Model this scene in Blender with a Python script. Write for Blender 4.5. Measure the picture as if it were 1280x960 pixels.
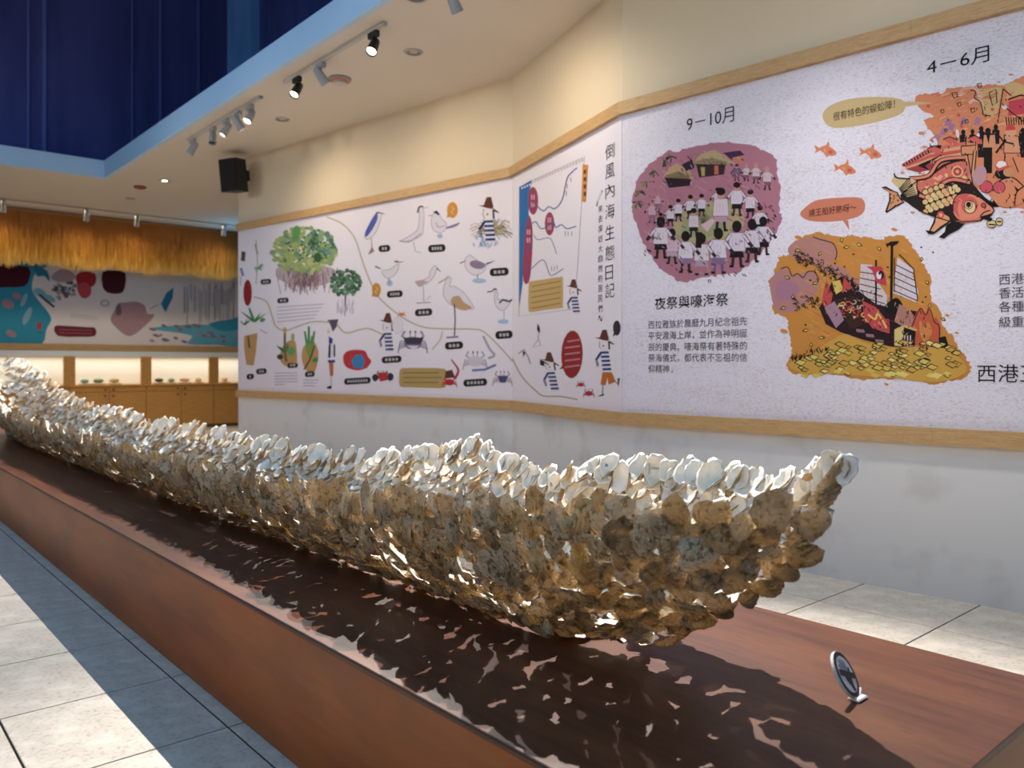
import bpy, math, random
import numpy as np
from mathutils import Vector, Matrix
random.seed(7); RNG = np.random.default_rng(11)
for o in list(bpy.data.objects): bpy.data.objects.remove(o)
SC = bpy.context.scene; COL = SC.collection

# ------------------------------------------------------------------ camera
EYE = 1.275; YAW = math.radians(41.0); FPX = 1007.0; HOR = 456.0   # eye height, heading, focal length in px of 1280, horizon row
CS, SN = math.cos(YAW), math.sin(YAW)
cam = bpy.data.cameras.new('camera'); camo = bpy.data.objects.new('camera', cam); COL.objects.link(camo)
camo.location = (0, 0, EYE); camo.rotation_euler = (math.pi/2, 0, -YAW)
cam.sensor_width = 36; cam.lens = FPX*36/1280; cam.shift_y = (HOR-480)/1280
cam.clip_start = .05; cam.clip_end = 100
cam.dof.use_dof = True; cam.dof.focus_distance = 3.0; cam.dof.aperture_fstop = 2.8
SC.camera = camo
# ------------------------------------------------------------------ world and exposure
SC.view_settings.view_transform = 'Standard'; SC.view_settings.look = 'None'
SC.view_settings.exposure = 0.14; SC.view_settings.gamma = 1.0; SC.view_settings.use_curve_mapping = False
w = bpy.data.worlds.new('room_ambient'); SC.world = w; w.use_nodes = True
w.node_tree.nodes['Background'].inputs[0].default_value = (.62, .66, .74, 1)
w.node_tree.nodes['Background'].inputs[1].default_value = .09

def lin(c):
    if isinstance(c, str): c = [int(c[i:i+2], 16)/255 for i in (0, 2, 4)]
    return tuple(x/12.92 if x <= .04045 else ((x+.055)/1.055)**2.4 for x in c)

def add_light(name, kind, loc, target, power, color, parent=None, **kw):
    l = bpy.data.lights.new(name, kind); l.energy = power; l.color = color
    for k, v in kw.items(): setattr(l, k, v)
    o = bpy.data.objects.new(name, l); COL.objects.link(o)
    o.location = loc
    d = Vector(target)-Vector(loc)
    o.rotation_euler = d.to_track_quat('-Z', 'Y').to_euler()
    if parent: o.parent = parent; o.matrix_parent_inverse = parent.matrix_world.inverted()
    return o
ZCV = 4.24
# cool LED cove light high in the open ceiling void, facing down
add_light('void_led_light', 'AREA', (-.6, 6.0, 6.6), (-.6, 6.0, 0), 180, (.30, .58, 1.0), shape='RECTANGLE', size=5.0, size_y=11.0)
# blue LED strips in the cove on the two unseen sides of the void, washing the opposite upstand
add_light('cove_led_strip', 'AREA', (-2.6, 5.5, ZCV), (3.3, 5.5, ZCV+.05), 60, (.17, .64, 1.0), shape='RECTANGLE', size=15, size_y=.12)
add_light('cove_led_strip', 'AREA', (.3, -2.2, ZCV), (.3, 13, ZCV+.05), 58, (.17, .64, 1.0), shape='RECTANGLE', size=6, size_y=.12)
# warm fill light added left of the frame to brighten hull and low wall
add_light('room_fill', 'AREA', (-4.6, 2.6, 1.9), (2.0, 3.2, 1.0), 40, (1, .88, .74), shape='RECTANGLE', size=5.0, size_y=2.2)

# ------------------------------------------------------------------ materials
MATS = {}
def mat(name, color, rough=.6, spec=.3, metal=0.0, noise=None, bump=None, emis=None):
    """noise=(color2, scale, lo, hi, stretch) mixes a second colour; bump=(scale,strength,dist)"""
    if name in MATS: return MATS[name]
    m = bpy.data.materials.new(name); m.use_nodes = True; nt = m.node_tree; N = nt.nodes; L = nt.links
    b = N['Principled BSDF']; c = lin(color)+(1,)
    b.inputs['Base Color'].default_value = c; b.inputs['Roughness'].default_value = rough
    b.inputs['Specular IOR Level'].default_value = spec; b.inputs['Metallic'].default_value = metal
    tc = N.new('ShaderNodeTexCoord')
    src = None
    for q in ([] if noise is None else (noise if isinstance(noise, list) else [noise])):
        c2, scale, lo, hi, st = q
        mp = N.new('ShaderNodeMapping'); mp.inputs['Scale'].default_value = st; L.new(tc.outputs['Object'], mp.inputs['Vector'])
        nz = N.new('ShaderNodeTexNoise'); nz.inputs['Scale'].default_value = scale; nz.inputs['Detail'].default_value = 4
        L.new(mp.outputs[0], nz.inputs['Vector'])
        r = N.new('ShaderNodeMapRange'); r.inputs[1].default_value = lo; r.inputs[2].default_value = hi; L.new(nz.outputs[0], r.inputs[0])
        x = N.new('ShaderNodeMix'); x.data_type = 'RGBA'; L.new(r.outputs[0], x.inputs[0])
        if src is None: x.inputs[6].default_value = c
        else: L.new(src, x.inputs[6])
        x.inputs[7].default_value = lin(c2)+(1,); src = x.outputs[2]
    if src is not None: L.new(src, b.inputs['Base Color'])
    if bump:
        nz = N.new('ShaderNodeTexNoise'); nz.inputs['Scale'].default_value = bump[0]; nz.inputs['Detail'].default_value = 5; L.new(tc.outputs['Object'], nz.inputs['Vector'])
        bp = N.new('ShaderNodeBump'); bp.inputs['Strength'].default_value = bump[1]; bp.inputs['Distance'].default_value = bump[2]
        L.new(nz.outputs[0], bp.inputs['Height']); L.new(bp.outputs[0], b.inputs['Normal'])
    if emis: b.inputs['Emission Color'].default_value = lin(emis[0])+(1,); b.inputs['Emission Strength'].default_value = emis[1]
    MATS[name] = m; return m

# ------------------------------------------------------------------ helpers
def mesh_obj(name, verts, faces, mats, parent=None, fm=None, smooth=False):
    me = bpy.data.meshes.new(name); me.from_pydata([tuple(v) for v in verts], [], faces)
    for m in (mats if isinstance(mats, (list, tuple)) else [mats]): me.materials.append(m)
    if fm is not None: me.polygons.foreach_set('material_index', fm)
    if smooth: me.polygons.foreach_set('use_smooth', [True]*len(me.polygons))
    me.update()
    o = bpy.data.objects.new(name, me); COL.objects.link(o)
    if parent is not None: o.parent = parent
    return o
class MB:
    def __init__(s): s.v = []; s.f = []; s.m = []
    def add(s, vs, fs, mi=0):
        n = len(s.v); s.v += [tuple(v) for v in vs]; s.f += [tuple(i+n for i in f) for f in fs]; s.m += [mi]*len(fs)
    def box(s, x0, x1, y0, y1, z0, z1, mi=0, M=None, bev=0.0):
        if bev > 0:
            vs = []; e = bev
            for z, k in ((z0, e), (z0+e, 0), (z1-e, 0), (z1, e)):
                vs += [(x0+k, y0+k, z), (x1-k, y0+k, z), (x1-k, y1-k, z), (x0+k, y1-k, z)]
            fs = [(3, 2, 1, 0), (12, 13, 14, 15)]
            for r in range(3):
                for i in range(4): a = r*4+i; b_ = r*4+(i+1) % 4; fs.append((a, b_, b_+4, a+4))
        else:
            vs = [(x0, y0, z0), (x1, y0, z0), (x1, y1, z0), (x0, y1, z0), (x0, y0, z1), (x1, y0, z1), (x1, y1, z1), (x0, y1, z1)]
            fs = [(3, 2, 1, 0), (4, 5, 6, 7), (0, 1, 5, 4), (1, 2, 6, 5), (2, 3, 7, 6), (3, 0, 4, 7)]
        if M is not None: vs = [M @ Vector(v) for v in vs]
        s.add(vs, fs, mi)
    def prism(s, pts, z0, z1, mi=0):
        n = len(pts); vs = [(p[0], p[1], z0) for p in pts]+[(p[0], p[1], z1) for p in pts]
        fs = [tuple(range(n-1, -1, -1)), tuple(range(n, 2*n))]+[(i, (i+1) % n, (i+1) % n+n, i+n) for i in range(n)]
        s.add(vs, fs, mi)
    def lathe(s, prof, seg=20, M=None, mi=0, cap=True):
        vs = []; fs = []
        for r, z in prof:
            for i in range(seg): a = 2*math.pi*i/seg; vs.append((r*math.cos(a), r*math.sin(a), z))
        for k in range(len(prof)-1):
            for i in range(seg): j = (i+1) % seg; fs.append((k*seg+i, k*seg+j, (k+1)*seg+j, (k+1)*seg+i))
        if cap: fs.append(tuple(range(seg-1, -1, -1))); fs.append(tuple(range((len(prof)-1)*seg, len(prof)*seg)))
        if M is not None: vs = [M @ Vector(v) for v in vs]
        s.add(vs, fs, mi)
    def tube(s, a, b, r, seg=10, mi=0):
        a = Vector(a); b = Vector(b); d = b-a
        M = Matrix.Translation(a) @ d.to_track_quat('Z', 'Y').to_matrix().to_4x4()
        s.lathe([(r, 0), (r, d.length)], seg, M, mi)
    def build(s, name, mats, parent=None, smooth=False): return mesh_obj(name, s.v, s.f, mats, parent, s.m, smooth)
def tag(o, label=None, cat=None, group=None, kind=None):
    if label: o['label'] = label
    if cat: o['category'] = cat
    if group: o['group'] = group
    if kind: o['kind'] = kind
    return o
def empty(name, loc=(0, 0, 0), rot=(0, 0, 0)):
    o = bpy.data.objects.new(name, None); o.empty_display_size = .1; COL.objects.link(o); o.location = loc; o.rotation_euler = rot; bpy.context.view_layer.update(); return o
def copy_tree(o, parent=None):
    c = o.copy(); COL.objects.link(c); c.parent = parent
    for ch in list(o.children): copy_tree(ch, c)
    return c
def proj(x, y, z):
    xc = x*CS-y*SN; zc = x*SN+y*CS
    return 640+FPX*xc/zc, HOR-FPX*(z-EYE)/zc, zc
def on_z(u, v, z):
    zc = (EYE-z)*FPX/(v-HOR); xc = (u-640)/FPX*zc
    return Vector((xc*CS+zc*SN, -xc*SN+zc*CS, z))
def at_depth(u, v, zc):
    xc = (u-640)/FPX*zc
    return Vector((xc*CS+zc*SN, -xc*SN+zc*CS, EYE-(v-HOR)*zc/FPX))

# ------------------------------------------------------------------ plan of the room (metres)
PA = Vector((4.397, 10.753)); PB = Vector((5.143, 5.904)); PC = Vector((4.481, 3.922)); PR = Vector((4.697, 1.397))
PE = PC+(PR-PC)*2.2                      # wall runs on past the frame
ZC = 4.07                                # ceiling
ZM0, ZM1 = .93, 3.10                     # mural between the two wooden rails
YB = 17.1                                # back wall
OX, OY = 3.30, 13.1                      # edge of the open ceiling void
PX0, PX1, PY0, PY1, PZ = 1.16, 2.47, .636, 13.2, .437   # platform
BX = 1.815                               # boat centre line
# ------------------------------------------------------------------ structure
m_grout = mat('tile_joint', '3a332d', .9)
m_tile = mat('terrazzo_tile', 'bfb5a8', .42, .4, noise=[('a29689', 55, .50, .72, (1, 1, 1)), ('8a7b6c', 95, .64, .72, (1, 1, 1)), ('d4cbbe', 9, .45, .75, (1, 1, 1))])
m_ceil = mat('ceiling_paint', 'd5cbbd', .8, .2)
m_warm_wall = mat('warm_tinted_wall_paint', 'd3c2a6', .7, .2, bump=(160, .06, .002))
m_white = mat('white_wall_paint', 'd6d4d1', .6, .25, noise=('c0bcb7', 3, .55, .8, (1, 1, 1)))
m_oak = mat('light_oak', 'bd9868', .45, .35, noise=[('a5804f', 9, .45, .7, (1, 1, 22)), ('cdac80', 30, .55, .75, (1, 1, 9))])
m_navy = mat('navy_paint', '5c5c94', .75, .15, noise=('4c4c80', 2.5, .4, .7, (1, 1, .15)))
m_navy2 = mat('blue_paint', '86b4e4', .7, .2, noise=('78a4d4', 3, .4, .7, (1, 1, .3)))
m_fascia = mat('fascia_paint', 'b9d2e4', .6, .2)

fl = MB(); fl.box(-3, 9, -2.5, YB, -.12, -.006); floor = fl.build('floor', m_grout); tag(floor, kind='structure')
TX, TY, TS = .511, 1.6, .6
tb = MB(); tb.box(0, TS-.008, 0, TS-.008, -.02, 0, bev=.0015)
tile_me = tb.build('tile', m_tile, floor); tmesh = tile_me.data
cells = [(i, j) for i in range(-3, 11) for j in range(-5, 26)]
cells.sort(key=lambda c: abs(c[0]*.6+TX+.3)*.8+abs(c[1]*.6+TY))
rest = MB(); first = True
for n, (i, j) in enumerate(cells):
    p = (TX+i*TS, TY+j*TS)
    if n < 290:
        o = tile_me if first else tile_me.copy()
        if not first: COL.objects.link(o)
        first = False; o.location = (p[0], p[1], 0)
    else: rest.box(p[0], p[0]+TS-.005, p[1], p[1]+TS-.005, -.02, 0)
ro = rest.build('tile_field', m_tile, floor); ro['kind'] = 'stuff'

cl = MB(); cl.box(OX+.03, 9, -2.5, YB+.3, ZC, ZC+.12); cl.box(-8, OX+.03, OY+.03, YB+.3, ZC, ZC+.12); cl.box(-8, -2.8, -2.5, OY, ZC, ZC+.12); ceiling = cl.build('ceiling', m_ceil); tag(ceiling, kind='structure')
fa = MB(); fa.box(OX, OX+.06, -2.5, OY+.06, ZC-.004, ZC+.26); fa.box(-8, OX, OY, OY+.06, ZC-.004, ZC+.26)
fo = fa.build('trim_1', m_fascia); tag(fo, kind='structure')
vw = MB(); vw.box(-8, 5.2, OY+1.0, OY+1.1, ZC+.12, 8.6); vf = vw.build('wall_void_far', m_navy); tag(vf, kind='structure')
vw = MB(); vw.box(5.2, 5.3, -2.5, OY+1.1, ZC+.12, 8.6); vr = vw.build('wall_void_right', m_navy); tag(vr, kind='structure')
vw = MB(); vw.box(-8, 5.3, -2.5, OY+1.1, 8.6, 8.7); vt = vw.build('ceiling_void', m_navy); tag(vt, kind='structure')
def void_x(u): k = (u-640)/FPX; return (OY+1.0)*(k*CS+SN)/(-k*SN+CS)
for u0, u1, nm in ((246, 249, 'thin'), (198, 201, 'thin'), (164, 165.5, 'thin'), (52, 57, 'thin'), (33, 36, 'thin')):
    x0, x1 = void_x(u0), min(void_x(u1), 5.19)
    sb = MB(); sb.box(x0, x1, OY+.9 if nm == 'wide' else OY+.96, OY+1.0, ZC+.12, 8.6)
    sb.build('panel_strip' if nm == 'wide' else 'cover_strip', m_navy2 if nm == 'wide' else mat('navy_strip', '7076b4', .6), vf)

sb = MB(); sb.box(5.05, 5.2, 11.9, 12.8, ZC+.12, 8.6); sb.build('panel_strip', m_navy2, vr)
# right-hand wall: white below the mural, warm lamplight put into the colour above it
plan = [PE, PC, PB, PA, Vector((5.7, 10.95)), Vector((7.2, 10)), Vector((7.2, PE.y))]
plan = [tuple(p) for p in plan][::-1]
wr = MB(); wr.prism(plan, 0, ZM1, 0); wr.prism(plan, ZM1, ZC, 1)
wall_right = wr.build('wall_right', [m_white, m_warm_wall]); tag(wall_right, kind='structure')
wb = MB(); wb.box(-8, 9, YB, YB+.3, 0, ZC); wall_back = wb.build('wall_back', m_warm_wall); tag(wall_back, kind='structure')

SECN = []
for a, b in ((PA, PB), (PB, PC), (PC, PE)):
    d = (b-a).normalized(); n = Vector((d.y, -d.x))
    if n.dot(-a) < 0: n = -n
    SECN.append((a, d, n, (b-a).length))
def rail(name, z0, z1, t, joints):
    root = empty(name); tag(root, kind='structure')
    # mitred outline in plan
    def off(i):
        return [s[0]+s[2]*i for s in SECN]
    corners = []
    for k in range(4):
        if k == 0: corners.append((PA, PA+SECN[0][2]*t))
        elif k == 3: corners.append((PE, PE+SECN[2][2]*t))
        else:
            n1, n2 = SECN[k-1][2], SECN[k][2]; mvec = (n1+n2).normalized(); p = SECN[k][0]
            corners.append((p, p+mvec*t/mvec.dot(n1)))
    for k in range(3):
        fr = [0]+joints[k]+[1]
        for a, b in zip(fr[:-1], fr[1:]):
            q = []
            for f_, e in ((a, 0), (b, -1)):
                q.append((corners[k][0].lerp(corners[k+1][0], f_), corners[k][1].lerp(corners[k+1][1], f_)))
            d = SECN[k][1]*.0006
            pts = [q[0][0]+d, q[0][1]+d, q[1][1]-d, q[1][0]-d]
            m = MB(); pl = [tuple(p) for p in pts]
            ar = sum(pl[i][0]*pl[(i+1) % 4][1]-pl[(i+1) % 4][0]*pl[i][1] for i in range(4))
            m.prism(pl if ar > 0 else pl[::-1], z0, z1); m.build('plank', m_oak, root)
    return root
rail('trim_2', ZM1, ZM1+.09, .045, [[.5], [], [.36]])
rail('trim_3', ZM0-.09, ZM0, .045, [[.5], [], [.38]])

# ------------------------------------------------------------------ platform
m_ply = mat('stained_plywood', '5f3524', .42, .35, noise=[('452418', 5, .42, .7, (9, .8, 9)), ('71442a', 2.2, .45, .75, (3, .6, 3)), ('4d291b', 60, .5, .75, (4, .25, 4))], bump=(220, .05, .001))
m_ply_f = mat('stained_plywood_front', '9c5218', .42, .3, noise=[('7a4016', 2.5, .42, .8, (1.2, .5, 2.5)), ('9a5a2c', 6, .5, .8, (1, .4, 5)), ('6a3818', 1.7, .6, .85, (1, .6, 1))], bump=(160, .06, .001))
pf = empty('platform', (PX0, PY0, 0)); tag(pf, 'long low dark-stained plywood platform carrying the shell boat', 'platform')
def pbox(name, x0, x1, y0, y1, z0, z1, m, bev=.002):
    b = MB(); b.box(x0-PX0, x1-PX0, y0-PY0, y1-PY0, z0, z1, bev=bev); return b.build(name, m, pf)
ys = [PY0, 8.2, PY1]
pbox('edge_band', PX0-.0015, PX0-.0002, PY0, PY1, PZ-.008, PZ-.0012, mat('dark_edge', '2a1a18', .5), .0003)
for a, b in zip(ys[:-1], ys[1:]):
    pbox('top_board', PX0, PX1, a+.0004, b-.0004, PZ-.018, PZ, m_ply, .0012)
    pbox('front_board', PX0+.002, PX0+.02, a+.0004, b-.0004, .002, PZ-.0185, m_ply_f, .001)
    pbox('back_board', PX1-.02, PX1-.002, a+.0004, b-.0004, .002, PZ-.0185, m_ply_f, .001)
pbox('end_board', PX0+.021, PX1-.021, PY0+.002, PY0+.02, .002, PZ-.0185, m_ply_f, .001)
pbox('end_board', PX0+.021, PX1-.021, PY1-.02, PY1-.002, .002, PZ-.0185, m_ply_f, .001)
# ------------------------------------------------------------------ shell boat
def shell_material(name, base, extra, trans, tcol, rough, bumpk, tones=None):
    m = bpy.data.materials.new(name); m.use_nodes = True; nt = m.node_tree; N = nt.nodes; L = nt.links
    b = N['Principled BSDF']; out = N['Material Output']; b.inputs['Roughness'].default_value = rough; b.inputs['Specular IOR Level'].default_value = .35
    g = N.new('ShaderNodeNewGeometry'); src = None
    for c2, scale, lo, hi in extra:
        nz = N.new('ShaderNodeTexNoise'); nz.inputs['Scale'].default_value = scale; nz.inputs['Detail'].default_value = 5; L.new(g.outputs['Position'], nz.inputs['Vector'])
        r = N.new('ShaderNodeMapRange'); r.inputs[1].default_value = lo; r.inputs[2].default_value = hi; L.new(nz.outputs[0], r.inputs[0])
        x = N.new('ShaderNodeMix'); x.data_type = 'RGBA'; L.new(r.outputs[0], x.inputs[0])
        if src is None: x.inputs[6].default_value = lin(base)+(1,)
        else: L.new(src, x.inputs[6])
        x.inputs[7].default_value = lin(c2)+(1,); src = x.outputs[2]
    if tones:   # every shell has its own tone: a per-shell value stored on the mesh, or the object's own random number
        at = N.new('ShaderNodeAttribute'); at.attribute_name = 'tone'; oi = N.new('ShaderNodeObjectInfo')
        mxm = N.new('ShaderNodeMath'); mxm.operation = 'ADD'; L.new(at.outputs['Fac'], mxm.inputs[0]); L.new(oi.outputs['Random'], mxm.inputs[1])
        fr = N.new('ShaderNodeMath'); fr.operation = 'FRACT'; L.new(mxm.outputs[0], fr.inputs[0])
        cr = N.new('ShaderNodeValToRGB'); L.new(fr.outputs[0], cr.inputs[0]); el = cr.color_ramp.elements
        for k, (p, c) in enumerate(tones):
            e = el[k] if k < 2 else el.new(p)
            e.position = p; e.color = lin(c)+(1,)
        ml = N.new('ShaderNodeMix'); ml.data_type = 'RGBA'; ml.blend_type = 'MULTIPLY'; ml.inputs[0].default_value = 1; L.new(src, ml.inputs[6]); L.new(cr.outputs[0], ml.inputs[7]); src = ml.outputs[2]
    L.new(src, b.inputs['Base Color'])
    nz = N.new('ShaderNodeTexNoise'); nz.inputs['Scale'].default_value = bumpk[0]; nz.inputs['Detail'].default_value = 6; L.new(g.outputs['Position'], nz.inputs['Vector'])
    bp = N.new('ShaderNodeBump'); bp.inputs['Strength'].default_value = bumpk[1]; bp.inputs['Distance'].default_value = bumpk[2]; L.new(nz.outputs[0], bp.inputs['Height']); L.new(bp.outputs[0], b.inputs['Normal'])
    t = N.new('ShaderNodeBsdfTranslucent'); t.inputs[0].default_value = lin(tcol)+(1,)
    mx = N.new('ShaderNodeMixShader'); mx.inputs[0].default_value = trans
    L.new(b.outputs[0], mx.inputs[1]); L.new(t.outputs[0], mx.inputs[2]); L.new(mx.outputs[0], out.inputs[0]); return m
m_shell_out = shell_material('oyster_outside', 'e0d2bb', [('bfae94', 14, .42, .62), ('e6dcca', 24, .54, .72), ('6a5a48', 55, .52, .65), ('d2ac5c', 5, .60, .74), ('f2ebdf', 120, .57, .70)], .21, 'ffd084', .42, (150, 1.0, .007), [(0, 'cdc5bd'), (.22, 'fbf4ea'), (.45, 'ecd6b0'), (.6, 'a59c94'), (.8, 'ffffff'), (1, 'dec6a4')])
m_shell_in = shell_material('oyster_inside', 'fbfaf7', [('f0e8d8', 18, .45, .7), ('ffffff', 30, .5, .7), ('9a8068', 30, .69, .73), ('cfd8e0', 12, .62, .75)], .16, 'fff6e6', .38, (90, .3, .004), [(0, 'ffffff'), (.5, 'fbf2e2'), (1, 'fffdf8')])

def shell_mesh(seed, SEG=12, LAM=3):
    r = np.random.default_rng(seed)
    wid = r.uniform(.33, .45); skew = r.uniform(-.14, .14)
    ph = np.linspace(0, 2*np.pi, SEG, endpoint=False)
    rim = 1+.035*r.standard_normal(SEG)+.07*np.sin(ph*r.integers(2, 5)+r.uniform(0, 6))
    px = wid*np.sin(ph)*(1+.30*np.cos(ph))*rim+skew*.5*np.cos(ph)*np.abs(np.cos(ph))
    py = .5*np.cos(ph)*rim
    umbo = np.array([-.4*skew, -.24]); dome = r.uniform(.18, .29); bend = r.uniform(-.12, .12)
    V = []; F = []; Mi = []; ruff = r.standard_normal(SEG)*.03
    def ring(t, dz, jit, flare):
        c = umbo*(1-t)
        for i in range(SEG):
            x = c[0]+px[i]*t*jit[i]; y = c[1]+py[i]*t*jit[i]
            V.append((x, y, dome*(1-t**1.8)+dz+flare[i]+ruff[i]*t*t+bend*y*y))
    nr = 0
    for k in range(LAM):           # ragged growth plates, each lipped over the next
        t0, t1 = (k+.15)/LAM, (k+1)/LAM
        j1 = 1+.05*r.standard_normal(SEG); fl = .012*r.standard_normal(SEG)
        if k: ring(t0*.97, -.010, 1+.03*r.standard_normal(SEG), np.zeros(SEG)); nr += 1
        ring((t0+t1)/2, .012, 1+.03*r.standard_normal(SEG), fl*.4); nr += 1
        ring(t1 if k < LAM-1 else 1.0, .022 if k < LAM-1 else .004, j1, fl); nr += 1
    cen = len(V); V.append((umbo[0], umbo[1], dome+.015))
    for i in range(SEG): F.append((cen, (i+1) % SEG, i)); Mi.append(0)
    for k in range(nr-1):
        for i in range(SEG): j = (i+1) % SEG; F.append((k*SEG+i, k*SEG+j, (k+1)*SEG+j, (k+1)*SEG+i)); Mi.append(0)
    prev = (nr-1)*SEG
    for t in (.82, .45):
        n = len(V); c = umbo*(1-t)*.4
        for i in range(SEG): V.append((c[0]+px[i]*t, c[1]+py[i]*t, dome*(1-t**1.8)*.84+ruff[i]*t*t-.030+bend*py[i]**2*t*t))
        for i in range(SEG): j = (i+1) % SEG; F.append((prev+i, prev+j, n+j, n+i)); Mi.append(1)
        prev = n
    cen = len(V); V.append((0, -.08, dome*.82-.030))
    for i in range(SEG): F.append((prev+i, prev+(i+1) % SEG, cen)); Mi.append(1)
    return np.array(V, float), F, Mi
SHELLS = [shell_mesh(100+i) for i in range(14)]
HERO = [shell_mesh(300+i, 20, 5) for i in range(14)]
SHELL_ME = []
for V, F, Mi in HERO:
    me = bpy.data.meshes.new('shell'); me.from_pydata([tuple(v) for v in V], [], [f for f in F]); me.materials.append(m_shell_out); me.materials.append(m_shell_in)
    me.polygons.foreach_set('material_index', Mi); me.polygons.foreach_set('use_smooth', [mi == 1 for mi in Mi]); me.update(); SHELL_ME.append(me)

ZK = PZ+.012
def ybow(t): return np.interp(t, [0, .12, .26, .56, .8, 1], [1.50, 1.375, 1.286, 1.10, 1.0, .945])
def ystern(t): return np.interp(t, [0, .2, .5, 1], [10.9, 11.2, 11.55, 12.0])
NEAR_TOP = ([.9, .95, 1.02, 1.15, 1.4, 1.92, 2.48, 3.1, 3.68, 4.4, 5.5, 7.5, 9.2, 10.2, 11.2, 12], [1.0, .965, .948, .94, .93, .896, .84, .80, .775, .777, .771, .784, .79, .84, 1.05, 1.34])
FAR_TOP = ([.9, 1.0, 1.2, 1.45, 1.8, 2.02, 2.2, 2.34, 2.68, 2.95, 3.28, 4.0, 4.6, 5.5, 6.3, 7.2, 7.9, 8.7, 10.1, 10.8, 11.6, 12], [1.09, 1.04, .98, .95, .94, .925, .87, .85, .965, .92, .85, .805, .815, .815, .845, .79, .89, .85, .97, 1.12, 1.33, 1.40])
def zrim(y, side=1): return -.043+np.interp(y, *(FAR_TOP if side > 0 else NEAR_TOP))
def hull(y, t, side):
    d0 = max(y-ybow(t), 0); d1 = max(ystern(t)-y, 0)
    b = .312*(1-math.exp(-d0/.24))*(1-math.exp(-d1/.6))
    g = .43+.57*math.sin(t*math.pi/2)**.9
    return Vector((BX+side*(b*g+.012), y, ZK+.034+(zrim(y, side)-ZK-.034)*t))
def hull_frame(y, t, side):
    p = hull(y, t, side); e = .02
    ty = hull(y+e, t, side)-hull(max(y-e, ybow(t)), t, side); tt = hull(y, min(t+e, 1.02), side)-hull(y, max(t-e, 0), side)
    n = ty.cross(tt) if side < 0 else tt.cross(ty)
    n.normalize()
    if n.x*side < 0: n = -n
    tt.normalize(); return p, n, tt
boat = empty('oyster_shell_boat', (BX, 1.5, PZ)); tag(boat, 'long boat built of oyster shells, white inside and brown outside, on the platform', 'boat')
Binv = boat.matrix_world.inverted()
inst = []   # (matrix, variant, rank)
ROWS = 11
for side in (-1, 1):
    for r_ in range(ROWS):
        t0 = r_/(ROWS-1)
        y = ybow(t0)+random.uniform(.0, .03); y1 = ystern(t0)
        while y < y1:
            t = min(1, max(0, t0+random.uniform(-.03, .03)))
            p, n, tt = hull_frame(max(y, ybow(t)+.002), t, side)
            L_ = random.choice((random.uniform(.075, .10), random.uniform(.095, .130)))*(.8 if r_ == 0 else 1)
            roll = random.gauss(0, .75); 
            if side > 0 and t0 > .5: roll = random.gauss(0, .5)
            up = Matrix.Rotation(roll, 3, n) @ tt
            zz = (n+up*(random.uniform(-.65, .12) if side < 0 else random.uniform(-1.0, -.4))+up.cross(n)*random.gauss(0, .30 if side < 0 else .18)).normalized()   # shingled: the free end leans out
            yy = (up-zz*up.dot(zz)).normalized(); xx = yy.cross(zz)
            R = Matrix((xx, yy, zz)).transposed().to_4x4()
            pos = p+n*random.uniform(-.012, .014)
            if t0 == 1: pos += Vector((0, 0, random.uniform(-.01, .035)))
            wv = random.uniform(.85, 1.15)
            M = Matrix.Translation(pos) @ R @ Matrix.Diagonal((L_*wv, L_, L_, 1))
            u, v, zc = proj(*pos)
            seen = (-30 < u < 1310) and (side < 0 or t0 > .55 or y < 1.5)
            inst.append((M, random.randrange(14), (zc if seen else 99+zc)))
            y += random.uniform(.050, .080)*(1.0 if r_ > 1 else .8)*(1.15 if side > 0 and t0 > .5 else 1)*(1.30 if side < 0 and y > 1.6 and r_ > 1 else 1)*(.8 if y > 9.3 else 1)
# extra shells standing up from the far gunwale and the prow
for _ in range(60):
    y = random.uniform(1.0, 11.4) if _ > 30 else random.uniform(1.0, 3.4)
    p, n, tt = hull_frame(y, 1, 1)
    roll = random.gauss(0, .3); up = (Vector((0, random.gauss(0, .35), 1))+n*.15).normalized()
    zz = (n+Vector((random.gauss(0, .2), random.gauss(0, .3), -.55))).normalized(); yy = (up-zz*up.dot(zz)).normalized(); xx = yy.cross(zz)
    L_ = random.uniform(.08, .11); pos = p+Vector((0, 0, random.uniform(.0, .035)))
    M = Matrix.Translation(pos) @ Matrix((xx, yy, zz)).transposed().to_4x4() @ Matrix.Diagonal((L_, L_, L_, 1))
    inst.append((M, random.randrange(14), proj(*pos)[2]))
for k in range(9):   # prow tip: the far side runs up to a point, pale insides showing
    y = .915+.02*k; p = Vector((BX+.015+.012*k, y, 1.055-.012*k+random.uniform(-.03, .01)))
    yy = Vector((random.gauss(0, .15), -.3+random.gauss(0, .2), 1)).normalized(); zz = Vector((1, random.gauss(-.2, .3), -.35)); zz = (zz-yy*zz.dot(yy)).normalized(); xx = yy.cross(zz)
    L_ = random.uniform(.065, .09)
    inst.append((Matrix.Translation(p) @ Matrix((xx, yy, zz)).transposed().to_4x4() @ Matrix.Diagonal((L_, L_, L_, 1)), k, 1))
y = 1.75   # shells added flat along the keel to block light passing under the hull
while y < 10.8:
    for x in (-.125, -.06, .03):
        p = Vector((BX+x+random.uniform(-.02, .02), y+random.uniform(-.02, .02), PZ+.022))
        zz = Vector((random.gauss(0, .12)-(.9 if x < -.1 else 0), random.gauss(0, .12), -.3 if x < -.1 else -1)).normalized(); yy = Vector((random.gauss(0, .3 if x < -.1 else 1), random.gauss(0, 1), .0)); yy = (yy-zz*yy.dot(zz)).normalized(); xx = yy.cross(zz); L_ = random.uniform(.09, .12)
        inst.append((Matrix.Translation(p) @ Matrix((xx, yy, zz)).transposed().to_4x4() @ Matrix.Diagonal((L_, L_, L_*.6, 1)), random.randrange(14), 200))
    y += .06
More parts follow.
